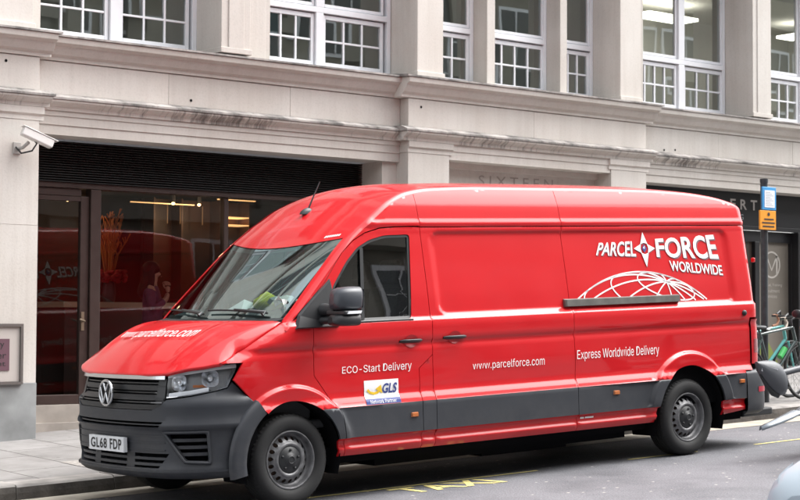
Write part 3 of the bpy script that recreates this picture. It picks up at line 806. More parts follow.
# ---- headlamps
HZ = [.86, .88, .90, .93, .96, 1.0, 1.04, 1.07, 1.09]
lens = [(SY(.365), .858), (SX(-.80), .876), (SX(-.64), .905), (SX(-.54), .928), (SX(-.505), .988), (SX(-.438), 1.085), (SX(-.440), 1.108), (SX(-.60), 1.104), (SX(-.70), 1.092), (SX(-.80), 1.078), (SY(.365), 1.050)]
def headlamp(far):
    mir = (lambda q: mirror_s(q)) if far else (lambda q: q)
    q = round_poly(lens, .012, 3); q = inset_poly(q, .003)
    m = MB(); v2, F = panel_mesh(mir(q), [], None, .03, HZ); emit_panel(m, v2, F, fr(.085), 0); emit_panel(m, v2, F, fr(.012), .075, 0, frdir)
    m.f = m.f[:len(F)] + m.f[2 * len(F):]; m.m = m.m[:len(F)] + m.m[2 * len(F):]; m.smooth = m.smooth[:len(F)] + m.smooth[2 * len(F):]
    hl = m.build('headlight', mat('lamp_housing', (.45, .47, .50), rough=.25, metal=.6) if 'lamp_housing' not in MATS else MATS['lamp_housing'], van)
    m = MB(); v2, F = panel_mesh(mir(inset_poly(round_poly(lens, .012, 3), .006)), [], None, .03, HZ); emit_panel(m, v2, F, fr(.010), 0); m.build('lens_cover', M_lens, hl)
    sg = (lambda s: STOT - s) if far else (lambda s: s)
    # bowls: main beam and dipped beam
    m = MB(); g2 = fr(.0)
    for sc, zc, w, h in ((SY(.275) , .975, .070, .060), (SX(-.665), 1.000, .074, .062)):
        rows = []
        for k in range(7):
            r = 1 - k / 6; e = .030 + .055 * (1 - r * r)
            rows.append([fr(e)(sg(sc + w * r * math.copysign(abs(math.cos(a)) ** .7, math.cos(a))), zc + h * r * math.copysign(abs(math.sin(a)) ** .7, math.sin(a))) for a in [2 * PI * j / 24 for j in range(24)]])
        m.grid(rows, 0, True, True)
        p = Vector(fr(.055)(sg(sc), zc)); m.ball(p, .022, .022, .022, 10, 6)
    m.build('reflector', M_lamp, hl)
    # day-running strip along the bottom, bright line along the top, indicator patch
    m = MB()
    def rb(pts, w, e):
        rows = []
        for s, z in pts: rows.append([fr(e)(sg(s), z - w), fr(e - .006)(sg(s), z), fr(e)(sg(s), z + w)])
        m.grid(rows)
    rb([(SY(.350), .884), (SX(-.80), .902), (SX(-.68), .922)], .015, .020)
    rb([(SY(.355), 1.026), (SX(-.80), 1.052), (SX(-.70), 1.066), (SX(-.60), 1.077), (SX(-.455), 1.086)], .014, .008)
    m.build('running_light', mat('lamp_strip', (.80, .82, .85), rough=.25) if 'lamp_strip' not in MATS else MATS['lamp_strip'], hl)
    m = MB(); rows = [[fr(.045)(sg(s), z) for s in (SX(-.79), SX(-.74), SX(-.69))] for z in (.935, .945, .955)]; m.grid(rows)
    m.build('indicator', M_orange, hl)
headlamp(False); headlamp(True)

# ---- bonnet
FE = [(-.598, .098, 1.116), (-.70, .150, 1.097), (-.80, .218, 1.085), (-.855, .300, 1.066), (-.884, .375, 1.051), (-.921, .52, 1.042), (-.946, .72, 1.039), (-.955, 1.0, 1.039)]
fe = [];
P3 = FE
for i in range(len(P3) - 1):
    p0, p1, p2, p3 = Vector(P3[max(i - 1, 0)]), Vector(P3[i]), Vector(P3[i + 1]), Vector(P3[min(i + 2, len(P3) - 1)])
    for j in range(6):
        t = j / 6; fe.append(.5 * ((2 * p1) + (p2 - p0) * t + (2 * p0 - 5 * p1 + 4 * p2 - p3) * t * t + (3 * p1 - p0 - 3 * p2 + p3) * t ** 3))
fe.append(Vector(P3[-1])); fe = fe + [Vector((p.x, 2 - p.y, p.z)) for p in fe[-2::-1]]
m = MB(); rows = []; n = len(fe) - 1; NU = 36
def bonnet(i, u):
    a = fe[i]; w = i / n; t = -1 + 2 * w
    yr = 1 + (a.y - 1) / .902 * .935; yr = clamp(yr, .065, 1.935)
    b = Vector((XB(yr) - .055, yr, 1.404 + .012 * (1 - abs(t))))
    p = a.lerp(b, u); e = min(1, abs(a.y - 1) / .902)
    pw = 1.62 - .25 * sstep(.7, 1.0, e)
    p.z = a.z + (b.z - a.z) * (1 - (1 - u) ** pw)
    p.z += .024 * math.exp(-((abs(p.y - 1) - .60) / .070) ** 2) * sstep(.02, .35, u) * sstep(1.05, .55, u)       # two long ridges
    p.z += .030 * (1 - e * e) * math.sin(PI * u) * .6
    wd = sstep(.90, 1.0, e) * sstep(-.64, -.585, p.x)
    if wd > 0:
        ze = smooth_tab(HOODSIDE, p.x) if p.x < -.02 else 1.392 + (p.x + .02) * .3
        p.z += (ze + .002 - p.z) * wd; ye = S(p.x, ze) + .006; ye = ye if p.y < 1 else 2 - ye; p.y += (ye - p.y) * wd
    return p
for k in range(NU + 1):
    rows.append([bonnet(i, (k / NU) ** 1.25) for i in range(n + 1)])
front = [[(p[0] - .0035, p[1], p[2] - .007) for p in rows[0]], [(p[0] - .002, p[1], p[2] - .016) for p in rows[0]], [(p[0] + .02, p[1], p[2] - .024) for p in rows[0]]]
m.grid(front[::-1] + rows)
for side in (0, -1): m.grid([[r[side] for r in rows], [(r[side][0], r[side][1] + (.012 if side == 0 else -.012), r[side][2] - .03) for r in rows]])
hood = m.build('bonnet', M_red, van, sharp=70)
# bonnet web address, read from the front
def bonnet_at(y, u):
    lo, hi = 0, n
    while hi - lo > 1:
        md = (lo + hi) // 2
        if bonnet(md, u).y <= y: lo = md
        else: hi = md
    a, b = bonnet(lo, u), bonnet(hi, u); t = (y - a.y) / (b.y - a.y); return a.lerp(b, t)
v, f = fit_text('www.parcelforce.com', rect(0, 1, 0, 1), bold=.008, grot=True)
mm = MB(); mm.add([bonnet_at(1.52 - 1.04 * a, .40 + .035 * a + (.17 + .03 * a) * c) + Vector((-.008, 0, .014)) for a, c in v], f); mm.build('web_address', M_white, hood)
# cowl and wipers
m = MB(); m.grid([[(XB(y) - .075, y, 1.402), (XB(y) - .02, y, 1.412), (XB(y) + .035, y, 1.424)] for y in [.135 + 1.73 * j / 30 for j in range(31)]]); m.build('scuttle', M_dark, van)
for y0, y1 in ((.28, .93), (.95, 1.75)):
    m = MB(); pts = []
    for j in range(9):
        t = j / 8; y = y0 + (y1 - y0) * t; tt = (y - 1) / .825; p = screen_pt(clamp(tt, -1, 1), .035 + .05 * math.sin(PI * t * .6)); pts.append(p + Vector((-.018, 0, .018)))
    m.tube(pts, .008, 6); m.tube([pts[0] + Vector((-.05, 0, -.01)), pts[0] + Vector((-.02, 0, .01)), pts[4] + Vector((-.01, 0, .01))], [.016, .012, .007], 6)
    m.build('wiper', M_dark, van)

# ---- rear corner and doors
for far in (False, True):
    rows = []
    for k in range(30):
        z = .74 + (2.30 - .74) * k / 29; zz = min(z, ztop(5.53)); r = []
        base = S(5.40, zz)
        for j in range(9):
            a = math.radians(54 + 36 * j / 8); y = base + .15 - .15 * math.cos(a); x = 5.41 + .15 * math.sin(a)
            r.append((x, 2 - y if far else y, zz))
        r.append((5.562, 2 - (base + .5) if far else base + .5, zz)); r.append((5.565, .997 if not far else 1.003, zz))
        rows.append(r)
    m = MB(); m.grid(rows); rd = m.build('rear_door', M_red, van)
    h = MB()
    for z in (.95, 1.78): h.box(5.545, 5.572, 2 - .135 if far else .10, 2 - .10 if far else .135, z - .022, z + .022)
    h.build('hinge', M_red, rd, bevel=.008)
    # tail lamp
    m = MB(); sg = (lambda y: 2 - y) if far else (lambda y: y); rows = []
    for z in (.795, .83, .90, .97, 1.05, 1.13, 1.19, 1.215):
        base = lerp_tab(SIDE, z); r = [(5.382, sg(base - .010), z)]
        for j in range(10):
            a = math.radians(4 + 86 * j / 9); y = base + .155 - .163 * math.cos(a); x = 5.405 + .168 * math.sin(a); r.append((x, sg(y - .004), z))
        r.append((5.572, sg(base + .27), z)); rows.append(r)
    m.grid(rows); top = rows[-1]; bot = rows[0]
    m.grid([top, [(5.42, sg(.15), 1.222)] * 12]); m.grid([bot, [(5.42, sg(.15), .79)] * 12])
    tl = m.build('tail_lamp', M_tail, van)
    m = MB()
    for z0, z1 in ((.90, 1.03),):
        rr = []
        for z in (z0, z1):
            base = lerp_tab(SIDE, z); rr.append([(5.405 + .171 * math.sin(math.radians(4 + 86 * j / 9)), sg(base + .151 - .166 * math.cos(math.radians(4 + 86 * j / 9))), z) for j in range(10)])
        m.grid(rr)
    m.build('lamp_segment', M_tail_dark, tl)
    if not far:
        m = MB(); y = S(5.30, 1.28); m.lathe_y([(.0, -.022), (.018, -.022), (.026, -.014), (.028, .004)], 5.29, y, 1.28, 16); m.build('door_stop', M_dark, van)
# rear bumper
m = MB(); rows = []
RB = [(5.275, -.004), (5.40, .0), (5.50, .012), (5.575, .045), (5.625, .10), (5.645, .18), (5.65, .35), (5.655, 1.0)]
rbc = catmull(RB, 5); rbc = rbc + [Vector((p.x, 2 - p.y)) for p in rbc[-2::-1]]
for z, o in ((.315, .06), (.335, .025), (.36, .008), (.42, .0), (.60, .0), (.70, .004), (.722, .012), (.735, .035), (.738, .12)):
    r = []
    for i, p in enumerate(rbc):
        d = (rbc[min(i + 1, len(rbc) - 1)] - rbc[max(i - 1, 0)]).normalized(); nn = Vector((-d.y, d.x)); nn = nn if (nn.x * (5.3 - p.x) + nn.y * (1 - p.y)) > 0 else -nn
        r.append((p.x + nn.x * o, p.y + nn.y * o, z))
    rows.append(r)
m.grid(rows); rear_b = m.build('rear_bumper', M_grey, van)
m = MB(); rows = []
for z in (.525, .575):
    rows.append([(p.x, p.y - .004, z) for p in catmull([(5.44, .003), (5.52, .018), (5.585, .052), (5.628, .105), (5.640, .14)], 4)])
m.grid(rows); m.build('rear_reflector', mat('red_reflector', (.36, .01, .03), rough=.3), rear_b)
m = MB(); m.box(5.42, 5.86, .18, 1.82, .275, .345); m.build('rear_step', M_dark, van, bevel=.015)

# ---- mirrors
FOLD = []
def wing_mirror(far):
    sg = (lambda y: 2 - y) if far else (lambda y: y)
    m = MB()
    # triangular mounting plate on the door
    tri = [(.070, 1.350), (.46, 1.352), (.455, 1.56), (.435, 1.70), (.395, 1.668), (.24, 1.545), (.115, 1.440)]
    f = lambda x, z: (x, sg(S(x, z) - .020), z)
    a = [f(x, z) for x, z in tri]; b = [(x, sg(S(x, z) + .004), z) for x, z in inset_poly(tri, -.012)]; k = len(tri)
    m.add(a + b, [tuple(range(k))] + [(i, (i + 1) % k, k + (i + 1) % k, k + i) for i in range(k)])
    # two arms
    m.tube([(.33, sg(.03), 1.475), (.335, sg(-.05), 1.475), (.335, sg(-.14), 1.475)], [.055, .045, .04], 10)
    m.tube([(.30, sg(.02), 1.395), (.32, sg(-.08), 1.40), (.33, sg(-.16), 1.40)], [.03, .028, .026], 8)
    mm = m.build('mirror_mount', M_dark, van)
    # housing: rounded rectangular shell, deeper at the front
    y0, y1 = -.335, -.075; z0, z1 = 1.352, 1.652
    def shell(zA, zB, matl, name, swell=1.0):
        m = MB(); rows = []; N = 20
        for d, sc in ((-.155, .30), (-.148, .55), (-.125, .78), (-.08, .94), (-.02, 1.0), (.045, 1.0), (.058, .97), (.058, .90), (.040, .88)):
            r = []
            for j in range(N):
                a = 2 * PI * j / N; c, s_ = math.cos(a), math.sin(a); pw = .55
                cx = math.copysign(abs(c) ** pw, c); cz = math.copysign(abs(s_) ** pw, s_)
                tap = 1 - .10 * (cz * .5 + .5)
                y = (y0 + y1) / 2 + (y1 - y0) / 2 * cx * (sc if d < 0 else sc) * tap; z = (zA + zB) / 2 + (zB - zA) / 2 * cz * (sc ** .7)
                lean = .03 * (z - z0) / .3
                r.append((.385 + d + lean * 1.2 - .03 * (1 - cx) * .5, sg(y), z))
            rows.append(r)
        m.grid(rows, 0, True, True); m.add(rows[-1], [tuple(range(N))]); m.add(rows[0], [tuple(range(N))])
        return m.build(name, matl, mm)
    hs = shell(z0 + .115, z1, M_grey if False else MATS['mirror_grey'], 'mirror_cap')
    lo = shell(z0, z0 + .100, M_dark, 'mirror_base')
    m = MB(); m.box(.262, .425, sg(-.325) if not far else sg(-.09), sg(-.09) if not far else sg(-.325), 1.440, 1.472); m.build('mirror_band', M_dark, mm, bevel=.01)
    m = MB(); m.add([(.285, sg(-.337), 1.447), (.41, sg(-.337), 1.447), (.42, sg(-.337), 1.468), (.30, sg(-.337), 1.468), (.285, sg(-.30), 1.447), (.41, sg(-.30), 1.447), (.42, sg(-.30), 1.468), (.30, sg(-.30), 1.468)],
                    [(0, 1, 2, 3), (0, 1, 5, 4), (2, 3, 7, 6), (1, 2, 6, 5), (0, 3, 7, 4)]); m.build('mirror_indicator', MATS['lamp_strip'], mm)
    if far: FOLD.append(mm)
    m = MB(); m.add([(.446 + .004, sg(-.31), 1.49), (.45, sg(-.10), 1.49), (.474, sg(-.10), 1.63), (.474, sg(-.30), 1.63)], [(0, 1, 2, 3)]); m.build('mirror_glass', M_chrome, mm)
mat('mirror_grey', (.045, .050, .060), rough=.38, noise=(6, .05))
wing_mirror(False); wing_mirror(True)
# the far mirror is folded back against its door
for mm in FOLD:
    Rm = Matrix.Translation((.36, 2.04, 0)) @ Matrix.Rotation(math.radians(-78), 4, 'Z') @ Matrix.Translation((-.36, -2.04, 0))
    for ch in [o for o in bpy.data.objects if o.parent == mm]: ch.data.transform(Rm)

# ---- wheels
def wheel(cx, far, spin=0.0):
    w = empty('wheel', (cx, 2 - .045 if far else .045, .350)); w.parent = van
    if far: w.rotation_euler = (0, 0, PI)
    # local: outer face at y=0, hub into +y
    t = MB(); R0 = .350
    prof = [(.222, .022), (.236, .004), (.262, -.006), (.295, -.008), (.318, .000), (.334, .014), (.345, .034)]
    for k in range(6):
        y = .048 + .026 * k; prof += [(.350, y), (.350, y + .018), (.343, y + .020), (.343, y + .024)]
    prof += [(.345, .205), (.330, .222), (.29, .232), (.23, .225), (.215, .20)]
    t.lathe_y(prof, 0, 0, 0, 72)
    # shoulder blocks
    for k in range(60):
        a = 2 * PI * k / 60; c, s_ = math.cos(a), math.sin(a); u = Vector((c, 0, s_)); v = Vector((-s_, 0, c))
        P = [];
        for r, y, q in ((.333, .010, .007), (.3515, .034, .007), (.3515, .046, .007)):
            P += [u * r + v * q + Vector((0, y, 0)), u * r - v * q + Vector((0, y, 0))]
        t.add(P, [(0, 1, 3, 2), (2, 3, 5, 4)])
    t.build('tyre', M_rubber, w, sharp=35)
    # steel rim: lip, dish with round holes, centre
    r = MB(); r.lathe_y([(.226, .024), (.224, .012), (.215, .010), (.209, .016), (.205, .040), (.196, .058), (.186, .064)], 0, 0, 0, 64)
    nH = 18; hr = .0165; rm = .163; seg = nH * 12
    outer = [(.186 * math.cos(2 * PI * k / seg), .186 * math.sin(2 * PI * k / seg)) for k in range(seg)]
    inner = [(.137 * math.cos(2 * PI * k / 96), .137 * math.sin(2 * PI * k / 96)) for k in range(96)]
    holes = [[(rm * math.cos(2 * PI * h / nH + spin) + hr * math.cos(2 * PI * j / 12), rm * math.sin(2 * PI * h / nH + spin) + hr * math.sin(2 * PI * j / 12)) for j in range(12)] for h in range(nH)]
    v2, F = panel_mesh(outer, [inner] + holes, None, .05)
    yd = lambda x, z: .064 - .036 * sstep(.186, .137, math.hypot(x, z))
    emit_panel(r, v2, F, lambda x, z: (x, yd(x, z), z), .012)
    r.lathe_y([(.137, .028), (.128, .018), (.118, .016), (.108, .020), (.100, .032), (.085, .036)], 0, 0, 0, 64)
    r.build('rim', M_rim, w, sharp=40)
    h = MB(); h.lathe_y([(.104, .030), (.098, .022), (.060, .018), (.052, .012), (.040, .006), (.034, .002), (.014, .000), (.0, .000)], 0, 0, 0, 40)
    for k in range(5):
        a = 2 * PI * k / 5 + spin; h.lathe_y([(.010, .02), (.010, .010), (.0, .009)], .077 * math.cos(a), 0, .077 * math.sin(a), 8)
    h.lathe_y([(.034, .002), (.030, -.003), (.024, -.003), (.022, .001)], 0, 0, 0, 32)
    h.build('hub_cap', M_dark, w)
    b = MB(); b.lathe_y([(.19, .075), (.05, .075)], 0, 0, 0, 40); b.lathe_y([(.215, .20), (.19, .075)], 0, 0, 0, 40); b.build('brake_disc', MATS['rusty_disc'], w)
for cx in (0, WB):
    for far in (False, True): wheel(cx, far, .1 if cx else .25)

# ---- inside and underneath
m = MB()
m.box(1.47, 5.50, .30, 1.70, .46, 2.30)                       # load space seen only as darkness behind the shut lines
m.box(1.44, 5.52, .10, .30, .46, 1.10); m.box(1.44, 5.52, 1.70, 1.90, .46, 1.10)
m.v = [(x, y, z) for x, y, z in m.v]
shell_ = m.build('inner_shell', M_black, van)
m = MB(); m.box(-.80, .28, .38, 1.62, .40, 1.00); m.box(.30, 5.35, .16, 1.84, .27, .40); m.box(.45, 1.46, .14, 1.86, .38, .62); m.box(-.55, .3, .40, 1.60, .24, .42)
m.box(1.0, 3.9, .30, 1.7, .20, .30); m.tube([(WB, .2, .33), (WB, 1.8, .33)], .06, 10); m.tube([(0, .2, .33), (0, 1.8, .33)], .05, 10)
m.box(2.2, 3.2, .35, .8, .17, .3)
m.build('underbody', M_black, van)
for cx, cz, r0, r1 in ARCH:
    for far in (False, True):
        m = MB(); sg = (lambda y: 2 - y) if far else (lambda y: y)
        m.grid([[(cx + (r0 + .015) * math.cos(math.radians(a)), sg(y), cz + (r0 + .015) * math.sin(math.radians(a))) for a in range(-20, 201, 10)] for y in (.03, .34)])
        m.add([(cx + (r0 + .015) * math.cos(math.radians(a)), sg(.34), cz + (r0 + .015) * math.sin(math.radians(a))) for a in range(-20, 201, 10)], [tuple(range(23))])
        m.build('wheel_arch_liner', M_black, van)
m = MB()
dash = [(-.10, 1.37), (.08, 1.45), (.24, 1.49), (.38, 1.45), (.42, 1.20), (.34, .95), (.30, .62), (-.1, .62)]
m.prism_y(dash, .20, 1.80); m.box(1.40, 1.455, .26, 1.74, .60, 2.10)
m.box(.25, 1.45, .16, 1.84, .56, .63)
m.build('dashboard', M_cab, van, bevel=.02)
m = MB()
for far in (False, True):
    sg = (lambda y: 2 - y) if far else (lambda y: y)
    a, b = sorted((sg(.075), sg(.13))); m.box(.50, 1.24, a, b, .62, 1.355)
    m.tube([(.44, sg(.16), 1.40), (.62, sg(.19), 1.82), (.80, sg(.24), 2.00)], .03, 6)
m.build('door_lining', M_cab, van)
for y0, y1 in ((.24, .66), (.68, 1.02), (1.22, 1.70)):
    m = MB(); c = (y0 + y1) / 2; w = (y1 - y0) / 2 * .96
    m.box(.72, 1.20, c - w, c + w, .84, .98)
    m.prism_y([(1.12, .96), (1.24, .96), (1.36, 1.62), (1.26, 1.64)], c - w, c + w)
    m.prism_y([(1.28, 1.66), (1.37, 1.66), (1.39, 1.86), (1.31, 1.87)], c - w * .6, c + w * .6)
    m.box(.80, 1.15, c - w * .7, c + w * .7, .62, .84)
    m.build('cab_seat', M_seat, van, bevel=.04)
m = MB(); m.tube([(.52 + .13 * math.sin(2 * PI * k / 28), 1.46 + .19 * math.cos(2 * PI * k / 28), 1.34 + .14 * math.sin(2 * PI * k / 28) * .9) for k in range(28)], .016, 8, close=True)
m.tube([(.36, 1.46, 1.22), (.52, 1.46, 1.34)], .03, 8); m.tube([(.52, 1.28, 1.34), (.52, 1.64, 1.34)], .016, 6); m.build('steering_wheel', M_dark, van)

# ---- lettering and marks on the flanks
def side_text(mb, s, quad, far=False, d=.004, mi=0, **kw):
    v, f = fit_text(s, quad, **kw); put_flat(mb, v, f, far, d, mi)
def put_flat(mb, v, f, far=False, d=.004, mi=0):
    if far:
        # reads from the other side: mirrored about the middle of the lettering field
        mb.add([(mid_x(x), 2 - (S(mid_x(x), z) - d), z) for x, z in v], f, mi)
    else: mb.add([(x, S(x, z) - d, z) for x, z in v], f, mi)
FLIP = [4.0]
def mid_x(x): return 2 * FLIP[0] - x
def line(mb, pts, w, far=False, d=.004, mi=0):
    L = []
    for i, p in enumerate(pts):
        a = Vector(pts[max(i - 1, 0)]); b = Vector(pts[min(i + 1, len(pts) - 1)]); t = (b - a).normalized(); n_ = Vector((-t.y, t.x)) * w / 2
        L.append([(p[0] + n_.x, p[1] + n_.y), (p[0] - n_.x, p[1] - n_.y)])
    v = [q for r in L for q in r]; f = [(2 * i, 2 * i + 1, 2 * i + 3, 2 * i + 2) for i in range(len(L) - 1)]
    put_flat(mb, v, f, far, d, mi)
def logo(far):
    q = lambda pts, dx=0, dz=0: [(x + dx, z + dz) for x, z in pts]
    m = MB(); Pq = [(3.430, 1.856), (3.945, 1.836), (3.942, 1.980), (3.475, 1.968)]; Fq = [(4.215, 1.828), (5.066, 1.796), (5.040, 2.032), (4.224, 1.998)]; Wq = [(4.375, 1.700), (5.092, 1.642), (5.090, 1.738), (4.372, 1.796)]
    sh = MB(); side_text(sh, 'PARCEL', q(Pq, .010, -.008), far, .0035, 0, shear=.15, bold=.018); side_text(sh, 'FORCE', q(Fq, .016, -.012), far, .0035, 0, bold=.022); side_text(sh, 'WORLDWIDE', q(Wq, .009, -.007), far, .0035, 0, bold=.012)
    side_text(m, 'PARCEL', Pq, far, .0065, 0, shear=.15, bold=.018); side_text(m, 'FORCE', Fq, far, .0065, 0, bold=.022); side_text(m, 'WORLDWIDE', Wq, far, .0065, 0, bold=.012)
    # four-pointed star with an empty middle
    cx, cz = 4.066, 1.910
    for ang, L_, w in ((90, .150, .048), (270, .168, .048), (0, .140, .042), (180, .140, .042)):
        a = math.radians(ang); u = Vector((math.cos(a), math.sin(a))); n_ = Vector((-u.y, u.x)); c = Vector((cx, cz))
        pts = [c + u * .040, c + u * .072 + n_ * w * .8, c + u * L_ , c + u * .072 - n_ * w * .8]
        pts = [c + u * .052, c + u * .040 + n_ * w, c + u * L_, c + u * .040 - n_ * w]
        put_flat(m, [tuple(p) for p in pts], [(0, 1, 2), (0, 2, 3)], far, .0065)
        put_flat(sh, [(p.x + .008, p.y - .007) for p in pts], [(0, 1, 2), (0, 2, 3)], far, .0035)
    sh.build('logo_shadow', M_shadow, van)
    lo = m.build('logo', M_white, van)
    k = MB(); d = .033
    put_flat(k, [(cx - d, cz), (cx, cz - d * 1.15), (cx + d, cz), (cx, cz + d * 1.15)], [(0, 1, 2, 3)], far, .005); k.build('star_centre', M_blue, lo)
    k = MB(); put_flat(k, [(cx - .020, cz + .004), (cx + .002, cz - .004), (cx + .006, cz + .026)], [(0, 1, 2)], far, .007); k.build('star_highlight', M_white, lo)
    # globe of meridians and parallels rising out of the belt line
    m = MB(); R = 1.560; C = Vector((3.94, .0, 1.700 - R)); zc = 1.418
    pole = Vector((.36, -math.sqrt(R * R - .36 ** 2 - 1.462 ** 2), 1.462)).normalized()
    e1 = pole.cross(Vector((0, 0, 1))).normalized(); e2 = pole.cross(e1)
    def draw(pts):
        run = []
        for p in pts:
            ok = p is not None and p.z + C.z > zc + (.052 if p.x + C.x < 4.45 else 0) - .0
            if ok: run.append((p.x + C.x, p.z + C.z))
            if (not ok) and len(run) > 2: line(m, run, .0135, far)
            if not ok: run = []
        if len(run) > 2: line(m, run, .0135, far)
    draw([Vector((R * math.cos(math.radians(a)), 0, R * math.sin(math.radians(a)))) for a in [x * .5 for x in range(60, 300)]])
    for lon in range(0, 360, 30):
        pts = []
        for k in range(90):
            th = math.radians(k * 1.0 + .5); d_ = pole * math.cos(th) + (e1 * math.cos(math.radians(lon)) + e2 * math.sin(math.radians(lon))) * math.sin(th)
            pts.append(d_ * R if d_.y < 0 else None)
        draw(pts)
    for th in (14, 27, 41, 56):
        t = math.radians(th); pts = []
        for k in range(181):
            lo_ = math.radians(k * 2); d_ = pole * math.cos(t) + (e1 * math.cos(lo_) + e2 * math.sin(lo_)) * math.sin(t)
            pts.append(d_ * R if d_.y < 0 else None)
        draw(pts)
    m.build('globe_emblem', M_white, van)
    for txt, quad, fl in (('ECO-Start Delivery', [(.492, .962), (1.192, .956), (1.194, 1.040), (.494, 1.030)], .84),
                          ('www.parcelforce.com', [(1.842, .920), (2.655, .912), (2.656, 1.004), (1.842, .996)], 2.25),
                          ('Express Worldwide Delivery', [(3.048, .936), (4.098, .928), (4.100, 1.036), (3.050, 1.036)], 3.57)):
        FLIP[0] = fl; m = MB(); side_text(m, txt, quad, far, .007, 0, grot=True); m.build('side_lettering', M_white, van)
    FLIP[0] = 3.15
    for a, b in ((3.070, 3.118), (3.130, 3.235)): m = MB(); line(m, [(a, .446), (b, .445)], .014, far); m.build('small_lettering', M_white, van)
    def sheet2(mb, x0, x1, z0, z1, d):
        nx, nz = 8, 8; v = [(x0 + (x1 - x0) * i / nx, z0 + (z1 - z0) * j / nz) for j in range(nz + 1) for i in range(nx + 1)]
        put_flat(mb, v, [(j * (nx + 1) + i, j * (nx + 1) + i + 1, (j + 1) * (nx + 1) + i + 1, (j + 1) * (nx + 1) + i) for j in range(nz) for i in range(nx)], far, d)
    FLIP[0] = .84; m = MB(); sheet2(m, .705, 1.052, .7205, .908, .003); gl = m.build('partner_label', M_white, van)
    m = MB(); sheet2(m, .705, 1.052, .7205, .764, .0045); m.build('label_band', M_blue, gl); m = MB(); side_text(m, 'GLS', [(.882, .800), (1.028, .800), (1.036, .878), (.890, .878)], far, .007, 0, bold=.025, shear=.12); m.build('label_blue', M_blue, gl)
    m = MB(); line(m, [(.735, .835), (.76, .812), (.80, .803), (.84, .812), (.865, .838)], .020, far, .007); put_flat(m, [(.815, .838), (.872, .870), (.885, .800), (.845, .822)], [(0, 1, 2, 3)], far, .007); m.build('label_arrow', M_yellow, gl)
    m = MB(); side_text(m, 'Network Partner', [(.745, .727), (1.005, .727), (1.005, .754), (.745, .754)], far, .0075, 0, grot=True); m.build('label_text', M_white, gl)
for far in (False, True): FLIP[0] = 3.65; logo(far)
# sliding-door rail
m = MB(); rows = []
for x in (2.955, 2.97, 3.4, 3.9, 4.415, 4.43):
    e = .012 if 2.96 < x < 4.42 else 0.0
    rows.append([(x, S(x, 1.415) - .002, 1.412), (x, S(x, 1.43) - .026 - e, 1.418), (x, S(x, 1.47) - .026 - e, 1.474), (x, S(x, 1.48) - .002, 1.482)])
m.grid(rows, 0, False); m.add(rows[0], [(0, 1, 2, 3)]); m.add(rows[-1], [(0, 1, 2, 3)])
m.build('door_rail', mat('rail_grey', (.13, .125, .115), rough=.45, metal=.3, noise=(8, .25)), van)
# small maker's lettering over the windscreen
m = MB(); v, f = fit_text('IIIIIII', rect(0, 1, 0, 1), bold=.03)
m.add([(XW(.42 - .14 * a) + .028 + .022 * c, .42 - .14 * a, zroof(XW(.42 - .14 * a) + .028 + .022 * c, .42 - .14 * a) + .004) for a, c in v], f); m.build('roof_lettering', M_white, van)

# ================================================================== GROUND
def ground_obj(name, mb, m, kind='structure'):
    o = mb.build(name, m); o.matrix_world = STREET; tag(o, kind=kind); return o
def sheet(mb, x0, x1, y0, y1, z, n=1):
    for i in range(n):
        a = x0 + (x1 - x0) * i / n; b = x0 + (x1 - x0) * (i + 1) / n
        mb.add([(a, y0, z), (b, y0, z), (b, y1, z), (a, y1, z)], [(0, 1, 2, 3)])
    return mb
KY = 2.10                                        # foot of the near kerb
ground_obj('ground', sheet(MB(), -300, 300, -300, 300, -.35), M_road)
m = MB(); sheet(m, -70, 80, -9.6, KY + .02, 0.0, 1); road = ground_obj('road', m, M_road)
m = MB(); sheet(m, -70, 80, KY - .42, KY + .01, .004); ground_obj('gutter', m, M_gutter)
m = MB(); m.add([(-70, KY + .27, .128), (80, KY + .27, .128), (80, 9.5, .30), (-70, 9.5, .30)], [(0, 1, 2, 3)]); ground_obj('pavement', m, M_paving)
m = MB(); x = -40.0; k = 0
prof = [(KY + .275, -.05), (KY + .275, .132), (KY + .05, .130), (KY + .022, .124), (KY + .008, .108), (KY, .06), (KY - .004, -.05)]
while x < 50:
    L = .86 + .1 * ((k * 37) % 5) / 5; dz = .004 * math.sin(k * 2.3); dy = .004 * math.sin(k * 1.7); pr = [(y + dy, z + dz) for y, z in prof]
    n0 = len(m.f); m.prism_x(pr, x + .004, x + L - .004)
    for i in range(n0, len(m.f)): pass
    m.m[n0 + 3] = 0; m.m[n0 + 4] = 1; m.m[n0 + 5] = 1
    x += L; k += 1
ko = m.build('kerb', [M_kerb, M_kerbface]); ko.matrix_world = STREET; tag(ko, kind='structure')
m = MB(); m.box(-70, 80, -9.85, -9.6, -.05, .12); m.add([(-70, -9.85, .122), (80, -9.85, .122), (80, -14, .2), (-70, -14, .2)], [(0, 1, 2, 3)]); ground_obj('opposite_pavement', m, M_paving)
# painted bay line and the word on the road
m = MB()
for a, b in ((-9, -6.2), (-4.6, -1.8), (-.4, 2.75), (3.85, 4.75), (5.55, 8.3), (9.4, 12.0), (13.0, 16)): sheet(m, a, b, .335, .375, .004)
ground_obj('bay_line', m, M_paint)
def on_ground(quad, s, z=.004, **kw):
    v, f = fit_text(s, quad, **kw); mm = MB(); mm.add([(x, y, z) for x, y in v], f); return mm
m = on_ground([(1.06, -.045), (2.06, -.06), (2.00, .285), (1.05, .285)], 'TAXI', bold=.020, spacing=1.05); ground_obj('taxi_lettering', m, M_paint)
# a service cover in the pavement
m = MB(); sheet(m, -.35, .35, 2.75, 3.25, .146)
m.v = [(x, y, .128 + (y - KY - .27) * .0241 + .004) for x, y, z in m.v]; ground_obj('pavement_cover', m, mat('cover_iron', (.30, .28, .26), rough=.6, noise=(30, .3)))

